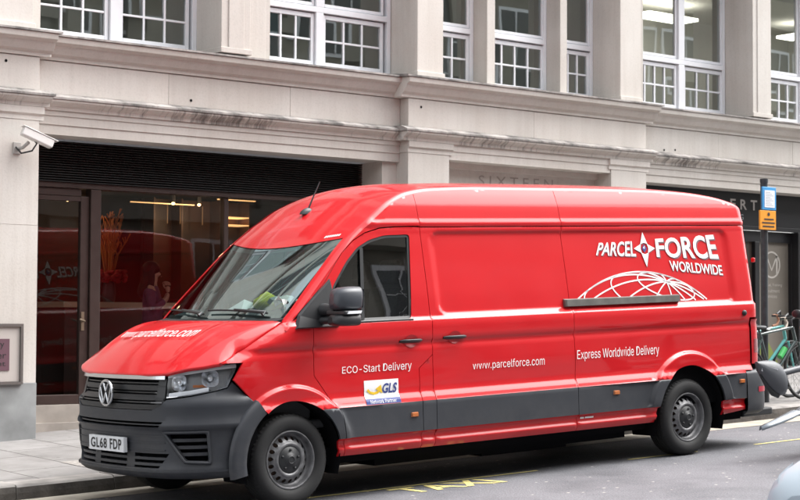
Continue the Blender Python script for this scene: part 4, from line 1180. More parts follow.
# ================================================================== THE STONE BUILDING
BR = (5.6, 5.2, .3)
bld = thing('stone_building', 'pale pinkish stone building with white sash windows and dark glazed shopfronts behind the red van', 'building', BR)
def put(o, root):
    o.parent = root; o.matrix_parent_inverse = root.matrix_basis.inverted(); return o
def part(mb, name, m, root=None, **kw):
    o = mb.build(name, m, None, **kw)
    root = root or bld
    if root is bld: return put(o, bld)
    o.parent = root; return o        # children of a part: both carry world coordinates
mat('dark_pane', (.03, .035, .035), rough=.08)
YF, YR = 5.20, 5.35
TOPZ = 13.5
# wall behind everything above the shopfronts
m = MB(); m.box(-9, 22, 5.80, 6.2, 6.45, TOPZ); m.box(-9, 22, 5.30, 5.80, 6.6, 7.1); m.box(-9, 22, 5.15, 5.80, 7.1, 7.25); part(m, 'upper_wall', M_stone)
m = MB(); m.box(-9, 22, 5.36, 12, 3.86, 4.02); part(m, 'floor_slab', M_ceil)
for zz in (8.1, 11.0):
    for k in range(10):
        x = -7.4 + k * 2.9
        mb = MB(); mb.box(x - 1.0, x + 1.0, 5.70, 5.80, zz - .1, zz + 1.95); uw = part(mb, 'upper_window', M_granite)
        mb = MB()
        for a in (-.9, .05): mb.box(x + a, x + a + .85, 5.685, 5.70, zz, zz + .7); mb.box(x + a, x + a + .85, 5.685, 5.70, zz + .78, zz + 1.87)
        mb.build('upper_pane', MATS['dark_pane'], uw)
# string courses and frieze; one run per bay, the middle bay standing forward
def cornice(x0, x1, y, e0, e1, nm='string_course'):
    """upper moulding, frieze, lower moulding; e0/e1: how far the mouldings return past the ends"""
    def run(prof, name, a, b, m=M_stone):
        mb = MB(); mb.prism_x([(y + py, z) for py, z in prof], a, b); return part(mb, name, m, bevel=.006)
    run([(.30, 4.070), (-.018, 4.075), (-.020, 4.110), (-.060, 4.135), (-.095, 4.185), (-.110, 4.215), (-.165, 4.240), (-.175, 4.300), (.30, 4.315)], 'upper_cornice', x0 - e0 * .12, x1 + e1 * .12)
    d = MB(); d.prism_x([(y + py, z) for py, z in ((.30, 4.316), (-.190, 4.302), (-.190, 4.322), (.30, 4.372))], x0 - e0 * .16, x1 + e1 * .16); part(d, 'drip_edge', M_drip)
    nb = max(1, int((min(x1, 16) - max(x0, -5)) / 1.55)); a = x0
    for k in range(nb):
        e = x1 if k == nb - 1 else max(x0, -5) + (min(x1, 16) - max(x0, -5)) * (k + 1) / nb
        mb = MB(); mb.box(a + (.0015 if k else 0), e - .0015, y + .001 * (k % 2), y + .34, 3.735, 4.069); part(mb, 'frieze', M_stone, bevel=.003); a = e
    run([(.30, 3.560), (-.030, 3.560), (-.036, 3.600), (-.085, 3.625), (-.110, 3.645), (-.112, 3.668), (.30, 3.668)], 'lower_cornice', x0 - e0 * .10, x1 + e1 * .10, M_soot)
    d = MB(); d.prism_x([(y + py, z) for py, z in ((.30, 3.669), (-.125, 3.669), (-.127, 3.690), (-.012, 3.733), (.30, 3.734))], x0 - e0 * .12, x1 + e1 * .12); part(d, 'drip_edge', M_drip)
cornice(-9, .515, YF, 0, 1); cornice(.52, 5.345, YR, 0, 0); cornice(5.35, 9.455, YF, 1, 1); cornice(9.46, 22, YR, 0, 0)
# joints of the frieze blocks
# lintels: two fasciae
def lintel(x0, x1, y, zb):
    mb = MB(); mb.prism_x([(y + .36, zb), (y + .012, zb), (y + .012, zb + .10), (y, zb + .102), (y, zb + .19), (y - .012, zb + .194), (y - .012, 3.559), (y + .36, 3.559)], x0, x1); part(mb, 'lintel', M_stone)
lintel(.52, 5.345, YR, 3.315); lintel(9.46, 22, YR, 3.315); lintel(5.995, 8.785, YF, 3.375)
for a, b in ((-9, .56), (5.34, 6.04), (8.745, 9.50)):
    mb = MB(); mb.prism_x([(YF + .3, 3.425), (YF - .006, 3.425), (YF - .006, 3.47), (YF - .03, 3.49), (YF - .03, 3.559), (YF + .3, 3.559)], a, b); part(mb, 'pier_capital', M_stone)
# piers down to the pavement
def pier(x0, x1, y0, y1, z0=-.6, z1=3.424):
    mb = MB()
    for a, b in ((.78, 2.36), (2.364, z1)): mb.box(x0, x1, y0, y1, a, b)
    mb.box(x0, x1, y0 + .004, y1, 2.36, 2.364)
    o = part(mb, 'pier', M_stone)
    mb = MB(); mb.box(x0 - .004, x1 + .004, y0 - .012, y1, z0, .779); part(mb, 'plinth', M_granite, o, bevel=.004)
pier(-9, .515, YF, 6.0); pier(5.35, 5.99, YF, 5.9); pier(8.79, 9.455, YF, 5.9)
mb = MB(); mb.box(5.13, 5.349, 5.42, 5.95, -.3, 3.314); part(mb, 'jamb', M_stone)
mb = MB(); mb.box(5.991, 8.789, 5.50, 5.85, -.3, 3.374); mb.box(5.991, 8.789, 5.44, 5.499, 3.30, 3.374); blank = part(mb, 'lintel_panel', M_stone)
v, f = fit_text('SIXTEEN', [(6.735, 3.115), (8.02, 3.130), (8.02, 3.262), (6.735, 3.247)], spacing=1.5)
mb = MB(); mb.add([(x, 5.497, z) for x, z in v], f); part(mb, 'carved_lettering', mat('carved_stone', (.34, .305, .28), rough=.9), blank)
# fixing holes in the frieze
for x, y, z in ((.139, YF, 3.999), (2.412, YR, 3.804), (5.545, YF, 3.976), (9.972, YR, 3.767), (10.193, YR, 3.782)):
    mb = MB(); mb.lathe_y([(.016, -.003), (.0, -.003)], x, y, z, 10, 0, False); part(mb, 'fixing_hole', M_black)
# upper floor: pilasters
def pilaster(x0, x1, yf=YF, panel=False, wide=.0):
    mb = MB(); mb.box(x0, x1, yf, 5.95, 4.36, 6.62)
    if wide: mb.box(x0 - wide, x0 + .002, yf + .22, 5.95, 4.36, 6.62)
    mb.box(x0 - wide - .015, x1 + .015, yf - .022, 5.95, 4.345, 4.405)
    if panel: mb.box(x0 + .09, x1 - .09, yf - .014, yf + .01, 4.405, 6.62)
    part(mb, 'pilaster', M_stone, bevel=.005)
pilaster(-1.2, .435); pilaster(2.70, 3.08, panel=True); pilaster(5.485, 5.89); pilaster(8.965, 9.36); pilaster(11.66, 12.06, panel=True); pilaster(14.5, 14.95); pilaster(17.4, 17.9); pilaster(-4.9, -4.3); pilaster(20.5, 22); pilaster(-9, -8.2)
pilaster(6.826, 6.962, 5.45); pilaster(8.105, 8.228, 5.45)
for a, b in ((.436, .654), (3.081, 3.534), (9.361, 9.689), (12.061, 12.389)):
    mb = MB(); mb.box(a, b, 5.47, 5.95, 4.345, 6.62); mb.box(a, b - .08, 5.44, 5.469, 4.345, 6.62); part(mb, 'window_jamb', M_stone, bevel=.004)
# windows
def window(x0, x1, cells, zb=4.40, zt=4.99, ztr=5.11, ztop=6.6, y=5.70, rows=2, name='window'):
    """cells: list of (left, right, columns) casements; a white frame with a small-paned casement under a plain pane"""
    mb = MB(); g = MB(); fd = .10
    mb.box(x0, x1, y - .03, y + fd, zb - .06, zb); mb.box(x0, x0 + .055, y, y + fd, zb, ztop); mb.box(x1 - .055, x1, y, y + fd, zb, ztop); mb.box(x0 + .055, x1 - .055, y, y + fd, ztop - .05, ztop)
    mb.box(x0 + .055, x1 - .055, y - .012, y + fd, zt + .055, ztr)
    for a, b in zip(cells, cells[1:]): mb.box(a[1], b[0], y - .012, y + fd, zb, zt + .054); mb.box(a[1], b[0], y - .012, y + fd, ztr + .001, ztop - .051)
    for l, r, nc in cells:
        # casement frame
        w = .052; yy = y + .022
        mb.box(l + .008, l + w, yy, yy + .05, zb + .008, zt + .04); mb.box(r - w, r - .008, yy, yy + .05, zb + .008, zt + .04)
        mb.box(l + w + .001, r - w - .001, yy, yy + .05, zb + .008, zb + w + .015); mb.box(l + w + .001, r - w - .001, yy, yy + .05, zt - .012, zt + .04)
        gx0, gx1, gz0, gz1 = l + w, r - w, zb + w + .015, zt - .012
        for k in range(1, nc): xx = gx0 + (gx1 - gx0) * k / nc; mb.box(xx - .013, xx + .013, yy + .006, yy + .044, gz0 + .001, gz1 - .001)
        for k in range(1, rows): zz = gz0 + (gz1 - gz0) * k / rows; mb.box(gx0 + .001, gx1 - .001, yy + .009, yy + .042, zz - .012, zz + .012)
        for k in range(nc):
            for j in range(rows):
                a0, a1 = gx0 + (gx1 - gx0) * k / nc, gx0 + (gx1 - gx0) * (k + 1) / nc; c0, c1 = gz0 + (gz1 - gz0) * j / rows, gz0 + (gz1 - gz0) * (j + 1) / rows
                t = random.uniform(-.007, .007); t2 = random.uniform(-.010, .010)
                g.add([(a0, yy + .026 + t, c0), (a1, yy + .026 - t, c0), (a1, yy + .026 - t + t2, c1), (a0, yy + .026 + t + t2, c1)], [(0, 1, 2, 3)])
        # plain upper pane in its slimmer frame
        mb.box(l + .006, l + .038, yy, yy + .05, ztr + .012, ztop - .06); mb.box(r - .038, r - .006, yy, yy + .05, ztr + .012, ztop - .06)
        mb.box(l + .039, r - .039, yy, yy + .05, ztr + .012, ztr + .05); mb.box(l + .039, r - .039, yy, yy + .05, ztop - .10, ztop - .06)
        t = random.uniform(-.004, .004)
        g.add([(l + .03, yy + .026 + t, ztr + .04), (r - .03, yy + .026 - t, ztr + .04), (r - .03, yy + .026 - t, ztop - .09), (l + .03, yy + .026 + t, ztop - .09)], [(0, 1, 2, 3)])
    w = part(mb, name, M_sash, bevel=.004); part(g, 'pane', M_upglass, w); return w
window(.655, 2.70, [(.72, 1.60, 3), (1.72, 2.62, 3)]); window(3.535, 5.475, [(3.60, 4.345, 3), (4.455, 5.385, 3)])
window(5.90, 6.82, [(5.98, 6.77, 3)]); window(6.97, 8.10, [(7.05, 8.07, 4)]); window(8.235, 8.96, [(8.30, 8.915, 3)])
window(9.69, 11.65, [(9.75, 10.655, 4), (10.775, 11.62, 3)]); window(12.39, 14.49, [(12.45, 13.35, 4), (13.47, 14.36, 3)]); window(14.96, 17.39, [(15.1, 16.1, 4), (16.22, 17.25, 3)]); window(17.91, 20.49, [(18.0, 19.1, 4), (19.22, 20.4, 3)])
window(-4.29, -1.21, [(-4.1, -2.8, 4), (-2.68, -1.4, 4)]); window(-8.19, -4.91, [(-8.0, -6.7, 4), (-6.55, -5.1, 4)])
# offices behind the upper windows
mb = MB(); mb.box(-9, 22, 8.3, 8.5, 4.03, 7.2); mb.box(-9, 22, 6.21, 8.3, 6.35, 6.45); part(mb, 'office_room', M_ceil)
mb = MB()
for x in (-9, 3.3, 5.7, 9.2, 16.4, 21.9): mb = MB(); mb.box(x - .05, x + .05, 5.96, 8.29, 4.03, 6.34); part(mb, 'office_partition', M_room)
pass
mb = MB(); mb.box(10.6, 11.7, 7.6, 7.7, 4.03, 5.9); part(mb, 'office_cupboard', mat('office_beige', (.40, .35, .24), rough=.9))
for x0, x1, y0, y1, lab in ((11.75, 12.85, 7.25, 7.65, 'glowing square ceiling light seen through the window right of the widest pilaster'), (15.05, 15.45, 7.1, 7.5, 'glowing ceiling light at the left edge of the last window on the right')):
    mb = MB(); mb.box(x0, x1, y0, y1, 6.10, 6.145); o = mb.build('ceiling_light', M_office); tag(o, lab, 'ceiling light', 'office ceiling lights')
mb = MB(); mb.box(4.5, 5.4, 7.9, 8.1, 5.15, 6.2); part(mb, 'office_screen', mat('teal_screen', (.10, .26, .28), rough=.7))
# ---------------- left shopfront
mb = MB(); n = 17
for k in range(n):
    z0 = 2.875 + (3.312 - 2.875) * k / n; h = (3.312 - 2.875) / n
    mb.prism_x([(5.87, z0 + h * .1), (5.80, z0 + h * .02), (5.80, z0 + h * .30), (5.87, z0 + h * .95)], .516, 5.129)
mb.box(.516, 5.129, 5.88, 5.95, 2.87, 3.312); part(mb, 'louvre_panel', M_louvre)
mb = MB(); yF = 5.86; D = .10
mb.box(.516, 5.129, yF - .03, yF + D, 2.815, 2.874); mb.box(.516, 1.37, yF, yF + D, 2.735, 2.814)
mb.box(1.475, 1.60, yF - .02, yF + D, .61, 2.814); mb.box(.516, .62, yF, yF + D, .61, 2.734); mb.box(1.62, 5.129, yF, yF + D, .520, .66); mb.box(5.03, 5.129, yF, yF + D, .661, 2.814); mb.box(3.2, 3.26, yF + .01, yF + D, .661, 2.814)
front = part(mb, 'shopfront_frame', M_bronze, bevel=.006)
mb = MB(); mb.add([(1.60, yF + .05, .66), (3.20, yF + .05, .66), (3.20, yF + .05, 2.815), (1.60, yF + .05, 2.815)], [(0, 1, 2, 3)]); mb.add([(3.26, yF + .051, .66), (5.03, yF + .051, .66), (5.03, yF + .051, 2.815), (3.26, yF + .051, 2.815)], [(0, 1, 2, 3)]); part(mb, 'shop_pane', M_shopglass, front)
mb = MB(); mb.box(1.372, 1.472, yF + .01, yF + .07, .52, 2.734); mb.box(.622, .70, yF + .01, yF + .07, .52, 2.734); mb.box(.701, 1.371, yF + .01, yF + .07, .52, .62); mb.box(.701, 1.371, yF + .01, yF + .07, 2.68, 2.734)
door = part(mb, 'shop_door', M_bronze, bevel=.004)
mb = MB(); mb.add([(.70, yF + .04, .62), (1.372, yF + .04, .62), (1.372, yF + .04, 2.68), (.70, yF + .04, 2.68)], [(0, 1, 2, 3)]); part(mb, 'door_pane', M_shopglass, door)
mb = MB(); mb.tube([(1.40, yF + .01, 1.40), (1.40, yF - .05, 1.40), (1.34, yF - .05, 1.42)], .011, 8); mb.box(1.385, 1.42, yF - .002, yF + .011, 1.30, 1.50); part(mb, 'door_handle', M_brass, door)
mb = MB(); mb.box(.516, 5.129, 5.70, 5.99, -.3, .335); mb.box(.516, 5.129, 5.78, 5.99, .335, .518); part(mb, 'step', mat('stone_step', (.30, .27, .24), rough=.7, noise=(4, .2)))
# inside the shop
mb = MB(); mb.box(-3, 8.3, 5.99, 10.5, .35, .50); part(mb, 'shop_floor', mat('shop_floor_mat', (.10, .055, .035), rough=.25))
mb = MB(); mb.box(-3, 8.3, 10.3, 10.5, .5, 3.3); mb.box(8.13, 8.3, 6.0, 10.3, .5, 3.3); part(mb, 'shop_wall', M_wood)
mb = MB(); mb.box(-3, 2.35, 9.2, 9.35, .5, 3.2); part(mb, 'shop_partition', M_wood2)
mb = MB(); mb.box(-3, 8.3, 5.99, 10.5, 3.12, 3.25); part(mb, 'shop_ceiling', mat('shop_ceiling_mat', (.16, .13, .11), rough=.8))
def obj_thing(mb, name, m, label, cat, group=None, **kw):
    return tag(mb.build(name, m, None, **kw), label, cat, group)
bar_ = thing('bar_counter', 'dark bar counter with a pale top edge inside the left shop window', 'counter', (2.55, 7.75, .5))
mb = MB(); mb.box(-.45, 2.3, -.2, .5, 0, 1.06); mb.build('counter_front', M_darkfloor, bar_)
mb = MB(); mb.box(-.50, 2.35, -.27, .55, 1.062, 1.13); mb.build('counter_top', mat('pale_counter', (.50, .40, .28), rough=.35), bar_, bevel=.006)
mb = MB(); mb.box(-.6, 1.3, 7.2, 8.0, .50, 1.36); obj_thing(mb, 'dark_cabinet', M_darkfloor, 'low dark cabinet standing behind the glass of the shop door', 'cabinet', bevel=.01)
vs = thing('flower_vase', 'dark vase of red flowers and tall orange twigs on the bar counter', 'vase', (2.78, 7.72, 1.632))
mb = MB(); rows = []
for r, z in ((.0, 0), (.07, 0), (.085, .10), (.07, .22), (.055, .25), (.05, .25)): rows.append([(r * math.cos(2 * PI * k / 20), r * math.sin(2 * PI * k / 20), z) for k in range(20)])
mb.grid(rows, 0, True, True); mb.build('vase_body', M_dark, vs)
mb = MB(); rnd = random.Random(3)
for k in range(70):
    a = rnd.uniform(0, 2 * PI); r = .20 * math.sqrt(rnd.random()); c = (r * math.cos(a), r * math.sin(a), .30 + rnd.uniform(-.05, .07)); mb.ball(c, .035, .035, .028, 7, 5)
mb.build('red_blooms', mat('red_petals', (.35, .008, .012), rough=.7), vs)
mb = MB()
for k in range(34):
    a = rnd.uniform(0, 2 * PI); sp = rnd.uniform(.05, .33); h = rnd.uniform(.45, .95)
    p0 = Vector((.03 * math.cos(a), .03 * math.sin(a), .22)); p2 = Vector((sp * math.cos(a), sp * math.sin(a) * .6, .22 + h)); pm = p0.lerp(p2, .5) + Vector((-.05 * math.cos(a), 0, .06))
    mb.tube([p0, pm, p2], [.009, .008, .005], 5)
    for j in range(4):
        t = .55 + .12 * j; q = pm.lerp(p2, clamp((t - .5) * 2, 0, 1)); d = Vector((rnd.uniform(-.05, .05), rnd.uniform(-.03, .03), .07)); mb.tube([q, q + d], [.006, .010], 4)
mb.build('orange_twigs', mat('orange_twig', (.55, .17, .03), rough=.6), vs)
for i, (x, yy, lab) in enumerate(((2.36, 8.0, 'small warm ceiling spotlight seen through the top of the shop door'), (4.40, 8.9, 'small warm ceiling spotlight above the bar, leftmost of the three over the strip light'), (4.80, 8.9, 'small warm ceiling spotlight above the bar, right of the leftmost one'), (5.16, 8.9, 'small warm ceiling spotlight nearest the lit shelves'))):
    t = thing('ceiling_spotlight', lab, 'spotlight', (x, yy, 2.94 if x > 3 else 2.84), group='ceiling spotlights in the bar')
    ld = bpy.data.lights.new('spot_lamp', 'POINT'); ld.energy = 1.5; ld.color = (1, .66, .38); ld.shadow_soft_size = .05; lo_ = bpy.data.objects.new('lamp_light', ld); COL.objects.link(lo_); lo_.parent = t; lo_.location = (0, -.15, -.12)
    mb = MB(); mb.tube([(0, 0, .18), (0, 0, .03)], .028, 10); mb.build('lamp_body', M_dark, t); mb = MB(); mb.ball((0, 0, .015), .022, .022, .018, 10, 6); mb.build('lamp_bulb', M_warm, t)
mb = MB(); mb.box(3.81, 4.78, 8.98, 9.0, 2.948, 2.960); obj_thing(mb, 'strip_light', M_strip, 'long thin warm strip light over the bar seen above the van bonnet', 'strip light', 'strip lights in the bar')
mb = MB(); mb.box(5.15, 5.75, 8.96, 9.0, 3.045, 3.057); obj_thing(mb, 'strip_light', M_strip, 'short warm strip light high above the lit shelves at the right end of the bar', 'strip light', 'strip lights in the bar')
sh = thing('bottle_shelf', 'back-lit shelf with two glowing tiers at the right end of the bar', 'shelf', (5.58, 9.2, 1.7))
mb = MB(); mb.box(-1.3, .26, .25, .32, 0, 1.35)
for x in (-1.28, -.85, -.24, .24): mb.box(x - .012, x + .012, 0, .25, 0, 1.35)
mb.build('shelf_back', M_wood, sh)
for z in (1.02, 1.125): mb = MB(); mb.box(-.21, .21, -.02, .24, z, z + .014); mb.build('glowing_tier', M_strip, sh)
for x in (-1.08, -.88, -.53): mb = MB(); mb.box(x, x + .012, .01, .02, 1.01, 1.26); mb.build('glowing_upright', M_dim, sh)
# ---------------- right-hand shop
mb = MB(); mb.box(9.456, 22, 5.80, 5.95, 2.80, 3.374); mb.box(9.456, 22, 5.76, 5.80, 2.78, 2.84); fas = part(mb, 'fascia', M_fascia, bevel=.004)
for s, x0, x1 in (('E', 11.865, 11.985), ('R', 12.088, 12.232), ('T', 12.318, 12.462)): mb = MB(); v, f = fit_text(s, rect(x0, x1, 3.075, 3.222), bold=.02); mb.add([(x, 5.792, z) for x, z in v], f); part(mb, 'sign_letter', M_letter, fas)
mb = MB(); v, f = fit_text('G', rect(12.075, 12.155, 2.925, 3.005)); mb.add([(x, 5.793, z) for x, z in v], f); part(mb, 'small_letter', MATS['grey_ink'], fas)
mb = MB(); mb.box(9.456, 22, 5.86, 5.98, -.3, .45); mb.box(9.456, 22, 5.84, 5.95, 2.62, 2.779)
for x in (9.5, 10.9, 12.12, 12.50, 13.34, 14.9, 16.5, 18.5): mb.box(x - .05, x + .05, 5.82, 5.95, .45, 2.62)
mb.box(13.30, 14.2, 5.70, 5.95, -.2, 2.779)
f2 = part(mb, 'dark_shop_frame', M_fascia, bevel=.004)
mb = MB(); mb.box(12.55, 13.29, 5.885, 5.90, .45, 2.62); pan = part(mb, 'frosted_window', M_frost, f2)
mb = MB(); mb.box(12.17, 12.45, 5.885, 5.90, .45, 2.62); mb.box(9.55, 12.07, 5.89, 5.905, .45, 2.62); mb.box(14.2, 20, 5.89, 5.905, .45, 2.62); part(mb, 'brown_pane', mat('brown_pane_mat', (.075, .06, .05), rough=.25), f2)
# oval emblem: an M inside an oval, with three lines of small type
mb = MB(); cx, cz = 12.90, 2.292; a_, b_ = .185, .188
def flat(pts, y=5.881): return [(x, y, z) for x, z in pts]
def fl_line(pts, w, close=False):
    L = []
    N_ = len(pts)
    for i, p in enumerate(pts):
        a = Vector(pts[(i - 1) % N_] if close else pts[max(i - 1, 0)]); b = Vector(pts[(i + 1) % N_] if close else pts[min(i + 1, N_ - 1)]); t = (b - a).normalized(); n_ = Vector((-t.y, t.x)) * w / 2
        L.append([(p[0] + n_.x, 5.881, p[1] + n_.y), (p[0] - n_.x, 5.881, p[1] - n_.y)])
    if close: L.append(L[0])
    mb.grid(L, 0, False)
fl_line([(cx + a_ * math.cos(2 * PI * k / 48), cz + b_ * math.sin(2 * PI * k / 48)) for k in range(48)], .026, True)
fl_line([(cx - .118, cz - .135), (cx - .118, cz + .135)], .034); fl_line([(cx + .118, cz - .135), (cx + .118, cz + .135)], .034); fl_line([(cx - .118, cz + .130), (cx, cz - .08), (cx + .118, cz + .130)], .030)
M_etch = mat('etched_white', (.46, .43, .39), rough=.6); part(mb, 'window_emblem', M_etch, pan)
for s, x0, x1, z in (('Medical, Training', 12.665, 13.135, 1.965), ('Recruitment', 12.70, 13.08, 1.880), ('services', 12.755, 13.02, 1.800)): v, f = fit_text(s, rect(x0, x1, z, z + .048), bold=.01, grot=True); mb = MB(); mb.add(flat(v), f); part(mb, 'window_text', M_etch, pan)
mb = MB(); mb.add(flat([(12.56, 1.50), (12.56, .9), (13.0, .9)], 5.882), [(0, 1, 2)]); mb.add(flat([(12.56, .9), (12.56, .46), (13.28, .46), (13.0, .9)], 5.882), [(0, 1, 2, 3)], 0); part(mb, 'green_poster', mat('green_print', (.20, .24, .05), rough=.6), pan)
mb = MB(); mb.add(flat([(12.56, 1.55), (12.56, 1.05), (12.80, 1.05)], 5.880), [(0, 1, 2)]); part(mb, 'teal_print', mat('teal_print_mat', (.05, .17, .11), rough=.6), pan)

# ---------------- things on the wall
cam_scale = .84
cam_t = thing('security_camera', 'white weatherproof security camera on a bracket on the left stone pier', 'camera', (.27, 5.20, 3.12))
mb = MB(); mb.box(-.05, .05, -.02, 0, -.06, .08); mb.tube([(0, -.02, 0), (.02, -.12, .01), (.06, -.19, .07)], .022, 8); mb.build('wall_bracket', mat('camera_grey', (.42, .40, .38), rough=.5), cam_t, bevel=.004)
hs = MB()
d = Vector((.86, -.12, -.34)).normalized(); up = Vector((.34, 0, .86)).normalized(); rt = d.cross(up).normalized(); c0 = Vector((-.03, -.20, .205))
def hb(a0, a1, w, z0, z1, m_):
    P = [c0 + d * a + rt * (w * sx) + up * z for a in (a0, a1) for sx in (-1, 1) for z in (z0, z1)]
    m_.add(P, [(0, 1, 3, 2), (4, 6, 7, 5), (0, 4, 5, 1), (2, 3, 7, 6), (0, 2, 6, 4), (1, 5, 7, 3)])
hb(0, .40, .055, -.055, .045, hs); ho = hs.build('camera_housing', mat('camera_white', (.72, .70, .68), rough=.35), cam_t, bevel=.012)
hs = MB(); hb(-.02, .44, .062, .046, .056, hs); hs.build('sun_shield', MATS['camera_white'], ho, bevel=.004)
hs = MB(); hb(.398, .403, .045, -.045, .035, hs); hs.build('front_glass', M_dark, ho)
mb = MB(); mb.tube([(-.02, -.02, .02), (.0, -.12, -.06), (.10, -.20, -.03), (.16, -.2, .06), (.10, -.2, .12)], .011, 6); mb.build('cable', M_dark, cam_t)
cam_t.scale = (cam_scale,) * 3
pq = thing('wall_plaque', 'purple name plaque in a grey metal frame on the left stone pier', 'sign', (.0, 5.19, 1.07))
mb = MB(); w0, w1, z0, z1 = -.62, .352, -.305, .30
for a, b, c, e in ((w0, w1, z1 - .028, z1), (w0, w1, z0, z0 + .028), (w0, w0 + .028, z0 + .029, z1 - .029), (w1 - .028, w1, z0 + .029, z1 - .029)): mb.box(a, b, -.035, 0, c, e)
mb.build('plaque_frame', mat('frame_metal', (.20, .19, .18), rough=.4, metal=.6), pq)
mb = MB(); mb.box(w0 + .03, w1 - .03, -.012, 0, z0 + .03, z1 - .03); mb.build('backing', mat('plaque_backing', (.48, .44, .41), rough=.6), pq)
mb = MB(); mb.box(-.45, .208, -.02, -.0125, -.165, .150); pp = mb.build('purple_panel', mat('purple_print', (.13, .065, .085), rough=.5), pq)
mb = MB()
for s, x0, x1, z in (('ery', .02, .150, .045), ('her', .02, .172, -.045), ('ght', .02, .165, -.135)): v, f = fit_text(s, rect(x0, x1, z, z + .065)); mb.add([(x, -.022, zz) for x, zz in v], f)
mb.build('panel_lettering', M_ink, pp)

# ================================================================== STREET THINGS
def street_thing(name, label, cat, p, rotz=0, group=None):
    o = thing(name, label, cat, street(p), (0, 0, 0), group); o.rotation_euler = (Matrix.Rotation(-GRADE, 3, 'Y') @ Matrix.Rotation(YAW + rotz, 3, 'Z')).to_euler(); return o
pz = lambda y: .128 + (y - KY - .27) * .0241
post = thing('sign_post', 'black street post carrying a blue framed notice and an orange sign behind the van tail', 'sign post', street((8.36, 2.66, pz(2.66))))
base = post.location.z; base_z = .86
mb = MB(); mb.tube([(0, 0, -.05), (0, 0, 3.10 - base)], .043, 16); mb.tube([(0, 0, -.02), (0, 0, .25)], .052, 16); mb.tube([(0, 0, 3.06 - base), (0, 0, 3.105 - base)], .048, 16); mb.build('post', M_pole, post)
mb = MB(); mb.box(-.120, .125, -.078, -.055, 2.735 - base, 3.005 - base); sgn = mb.build('blue_notice', M_signblue, post, bevel=.006)
mb = MB(); mb.box(-.087, .093, -.082, -.0785, 2.765 - base, 2.965 - base); sp_ = mb.build('notice_sheet', M_notice, sgn)
mb = MB()
for k in range(9): mb.box(-.070, .075 - .03 * (k % 3), -.0835, -.0825, 2.785 - base + k * .019, 2.792 - base + k * .019)
mb.build('notice_print', M_ink2, sp_)
mb = MB(); mb.box(-.165, .120, -.078, -.055, 2.505 - base, 2.728 - base); sgn = mb.build('orange_sign', M_signorange, post, bevel=.004)
mb = MB(); mb.lathe_y([(.022, -.0815), (.0, -.0815)], -.015, 0, 2.685 - base, 12, 0, False)
mb.build('sign_emblem', M_ink, sgn)
for k, (a, b) in enumerate(((-.125, .085), (-.135, .095), (-.095, .075))):
    z = 2.535 - base + k * .042; mb = MB(); mb.box(a, b, -.082, -.081, z, z + .016); mb.build('sign_print', M_ink, sgn)
mb = MB(); mb.tube([(.055 * math.cos(2 * PI * k / 16), .055 * math.sin(2 * PI * k / 16), base_z + .012 * math.sin(2 * PI * k / 16)) for k in range(16)], .012, 6, close=True); mb.tube([(.05, -.02, base_z), (.10, -.03, base_z + .005)], .01, 6); mb.build('cable_tie', M_white, post)

